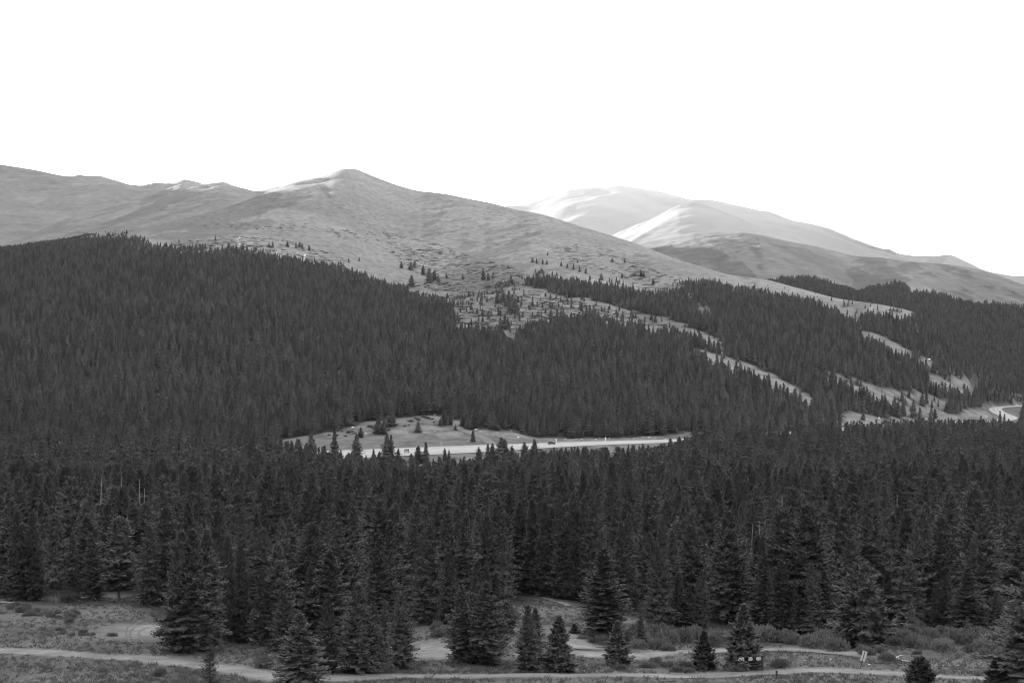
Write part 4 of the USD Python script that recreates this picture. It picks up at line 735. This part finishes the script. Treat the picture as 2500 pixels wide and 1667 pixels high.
# ------------------------------------------------------------------ small things by the highway
def car_mesh(root, paint):
    from shapely.geometry import Polygon
    pth = root.GetPath().pathString
    body = Polygon([(-2.25, .35), (-2.3, .7), (-2.2, .95), (-1.2, 1.02), (1.3, 1.05), (2.15, .9), (2.3, .7), (2.25, .35)]); cab = Polygon([(-1.9, .98), (-1.55, 1.5), (.3, 1.55), (1.15, 1.02)])
    def ex(p, wd, y0): m = trimesh.creation.extrude_polygon(p, wd, engine='earcut'); m.apply_transform(trimesh.transformations.rotation_matrix(math.pi / 2, (1, 0, 0))); m.apply_translation((0, wd / 2, 0)); return m
    obj('body', ex(body, 1.8, 0), paint, pth); obj('cabin', ex(cab, 1.5, 0), M_glass, pth); obj('roof', box(1.8, 1.42, .05, (-.6, 0, 1.55)), paint, pth)
    for x in (-1.4, 1.4):
        for y in (-.85, .85):
            m = trimesh.creation.cylinder(.34, .22, sections=14); m.apply_transform(trimesh.transformations.rotation_matrix(math.pi / 2, (1, 0, 0))); m.apply_translation((x, y, .34)); obj('wheel', m, M_tyre, pth)
    for y in (-.62, .62): obj('headlight', box(.06, .3, .14, (2.28, y, .72)), M_white, pth)
def on_road(u):
    uu, _ = proj(HWP[:, :3]); k = int(np.abs(uu - u).argmin()); t = HWP[min(k + 1, len(HWP) - 1)] - HWP[k - 1]; return HWP[k, :3].copy(), math.atan2(t[1], t[0])
p, a = on_road(1344); car_mesh(thing('car', p + [0, 4.5, .02], 'dark car driving on the highway in the middle of the valley', 'car', rotz=a - .35), M_carp)
k = int(np.abs(HWP[:, 1] - 1962).argmin()); c1 = HWP[k, :3]
car_mesh(thing('car', c1 + [-14, -1, .05], 'left white car at the far highway bend', 'car', rotz=.5), M_white); car_mesh(thing('car', c1 + [1, 6, .05], 'right white car at the far highway bend beside the trees', 'car', rotz=.5), M_white)
for u, v, lab in ((1377,1084,'left white marker post on the far highway shoulder'), (1502,1082,'right white marker post on the far highway shoulder')):
    q, a = on_road(u); n_ = np.array([-math.sin(a), math.cos(a), 0]); q = q + n_ * 9.5; h_ = 2.2
    tag(obj('marker_post', cat([box(.3, .15, h_, (q[0], q[1], q[2] + h_ / 2 - .1)), box(.8, .1, .9, (q[0], q[1], q[2] + h_ - .3))]), M_white), lab, 'marker post')
q, a = on_road(995); q = q + [0, -6, 0]; kd = thing('notice_board', q, 'dark roadside notice board on two legs at the highway pullout', 'notice board', rotz=.3); pth = kd.GetPath().pathString
obj('board', box(2.6, .12, 1.0, (0, 0, 1.35)), M_wood, pth); obj('panel', box(2.2, .03, .5, (0, -.08, 1.4)), plain('notice_panel', .12), pth)
for x in (-1.1, 1.1): obj('leg', box(.16, .16, 1.9, (x, 0, .85)), M_wood, pth)
obj('base', box(3.4, 1.0, .25, (0, 0, .05)), M_wood, pth)
q, a = on_road(1016); q = q + [0, -4, 0]; kd = thing('notice_board', q, 'smaller dark sign half hidden by a spruce beside the notice board', 'sign'); pth = kd.GetPath().pathString
obj('board', box(1.3, .1, 1.3, (0, 0, 1.7)), M_wood, pth); obj('leg', box(.15, .14, 1.4, (0, 0, .5)), M_wood, pth)
q = ground(1077, 1091, 760); h_ = 15 / FPX * q[1]; tag(obj('sign_pole', cat([tube(q, q + [0, 0, h_], .1, .08), box(.9, .06, .5, (q[0] + .1, q[1] - .12, q[2] + h_ * .55))]), M_pole), 'slim pale roadside pole at the foot of the grass mound', 'pole')
# lattice tower and instruments near the treeline
def at_depth(u, v, d): p = px(u, v, d); return np.array([p[0], d, float(H(p[0], d))])
q = at_depth(582, 606, 2035); top = px(582, 579, 2035)[2]; hT = float(top - q[2]); tw = thing('lattice_tower', q, 'pale lattice mast with small dishes above the left treeline', 'tower'); pth = tw.GetPath().pathString
for sx in (-1, 1):
    for sy in (-1, 1): obj('leg', tube((sx * .9, sy * .9, -.5), (sx * .5, sy * .5, hT), .13), M_pole, pth)
for k in range(7):
    z0, z1 = hT * k / 7, hT * (k + 1) / 7; w0, w1 = .9 - .4 * k / 7, .9 - .4 * (k + 1) / 7
    for a_, b_ in (((-w0, -w0, z0), (w1, -w1, z1)), ((w0, -w0, z0), (-w1, -w1, z1)), ((-w0, w0, z0), (w1, w1, z1)), ((-w1, -w1, z1), (w1, -w1, z1))): obj('brace', tube(a_, b_, .07), M_pole, pth)
for dx, dz, s in ((2.0, -.6, 1.0), (-1.8, -2.4, .8), (2.0, -10.0, .9)):
    m = trimesh.creation.cylinder(s, .4, sections=14); m.apply_transform(trimesh.transformations.rotation_matrix(math.pi / 2, (1, 0, 0))); m.apply_translation((dx, -.4, hT + dz)); obj('dish', m, M_white, pth)
    obj('arm', tube((0, 0, hT + dz), (dx, -.3, hT + dz), .12), M_white, pth)
q = at_depth(744, 606, 2035); tk = thing('weather_box', q, 'small white box on a stand above the treeline, right of the lattice mast', 'hut'); pth = tk.GetPath().pathString
h_ = float(px(744, 601.5, 2035)[2] - q[2]); h_ = float(np.clip(h_, 1.5, 6)); obj('cabinet', cat([box(2.6, 2.2, 2.6, (0, 0, h_)), box(2.9, 2.5, .2, (0, 0, h_ + 1.4))]), M_white, pth); obj('leg', tube((0, 0, -.4), (0, 0, h_ - 1.25), .25), M_white, pth)
q = at_depth(675, 618, 2000); tag(obj('instrument_pole', cat([tube(q, q + [0, 0, 5], .15), box(1.3, .6, 1.1, tuple(q + [-.9, 0, 4.6])), box(1.3, .6, 1.1, tuple(q + [1.4, 0, 4.9]))]), M_white), 'white instruments on a short pole just above the left treeline', 'instrument pole')
for u, v, hp_, d, lab in ((2153,972,22,1400,'slim utility pole on the pale slope at right'), (2152,1018,18,1420,'short utility pole below the pale slope at right')):
    q = ground(u, v, 1000); h_ = hp_ / FPX * q[1]; tag(obj('utility_pole', cat([tube(q - [0, 0, .3], q + [0, 0, h_], .17, .12), box(2.2, .15, .15, (q[0], q[1], q[2] + h_ - .6))]), M_wood), lab, 'utility pole')

# ------------------------------------------------------------------ foreground grass
def tuft(seed, h_):
    r = np.random.default_rng(seed); n = 12; a = r.uniform(0, 6.28, n); O = np.stack([r.normal(0, .12, n), r.normal(0, .12, n), np.zeros(n)], 1)
    return kites(O, np.stack([np.cos(a) * .5, np.sin(a) * .5, np.ones(n)], 1), r.uniform(.6, 1.2, n) * h_, np.full(n, .022), np.stack([np.cos(a + 1.5), np.sin(a + 1.5), 0 * a], 1))
r = np.random.default_rng(33); n = 26000; y = 108 + (200 - 108) * r.random(n) ** 1.4; x = r.uniform(-.385, .385, n) * y; z = H(x, y); P = np.stack([x, y, z], 1)
vert = []
for nm, pts, lab, sd, off in DIRT: vert.append(spline([(*ground(u, v)[:2], 0, w) for u, v, w in pts], .5))
vert = np.concatenate(vert); dq, kq = cKDTree(vert[:, :2]).query(P[:, :2]); k = (((x - pc[0]) / 7.6) ** 2 + ((y - pc[1]) / 14) ** 2 > r.uniform(.8, 1.15, n)) & (dq > vert[kq, 3] * r.uniform(.75, 1.1, n)) & (fbm(x, y, 5.0, 3, 61) > r.uniform(-.35, .1, n)); P = P[k]
uq, vq = proj(P); P = P[(vq > np.interp(uq, EDGE[:, 0], EDGE[:, 1]) - 4)]; n = len(P); s = r.uniform(.5, 1.3, n)
instancer('grass', [[('blades', tuft(i, (.26, .4, .2)[i]), M_grass)] for i in range(3)], P, r.integers(0, 3, n), np.stack([s, s, s], 1), 'short tufts of meadow grass in the foreground', 'grass')
# pebbles and dark clods along the dirt road
r = np.random.default_rng(35)
for k in range(14):
    u, v = r.uniform(1960, 2160), r.uniform(1595, 1625); q = ground(u, v); s = r.uniform(.07, .14); thing('boulder', q, 'small stone lying on the turf around the leaning signpost', 'stone', 'stones around the leaning signpost', rotz=r.uniform(0, 6), scale=(s, s * .8, s * .6), ref=BO[k % 2])

# ------------------------------------------------------------------ haze over the whole valley
HX = trimesh.creation.box(bounds=[(-9000, -3500, -900), (9000, 18500, 1800)])
HZ = usdkit.material(stage, '/World/Looks/haze', {'v': ('principled_volume', {'color': g(.95), 'density': 1.02e-5, 'anisotropy': .3})}, volume='v.volume')
tag(obj('haze', HX, HZ), 'pale backlit haze filling the valley', 'haze', kind='stuff')
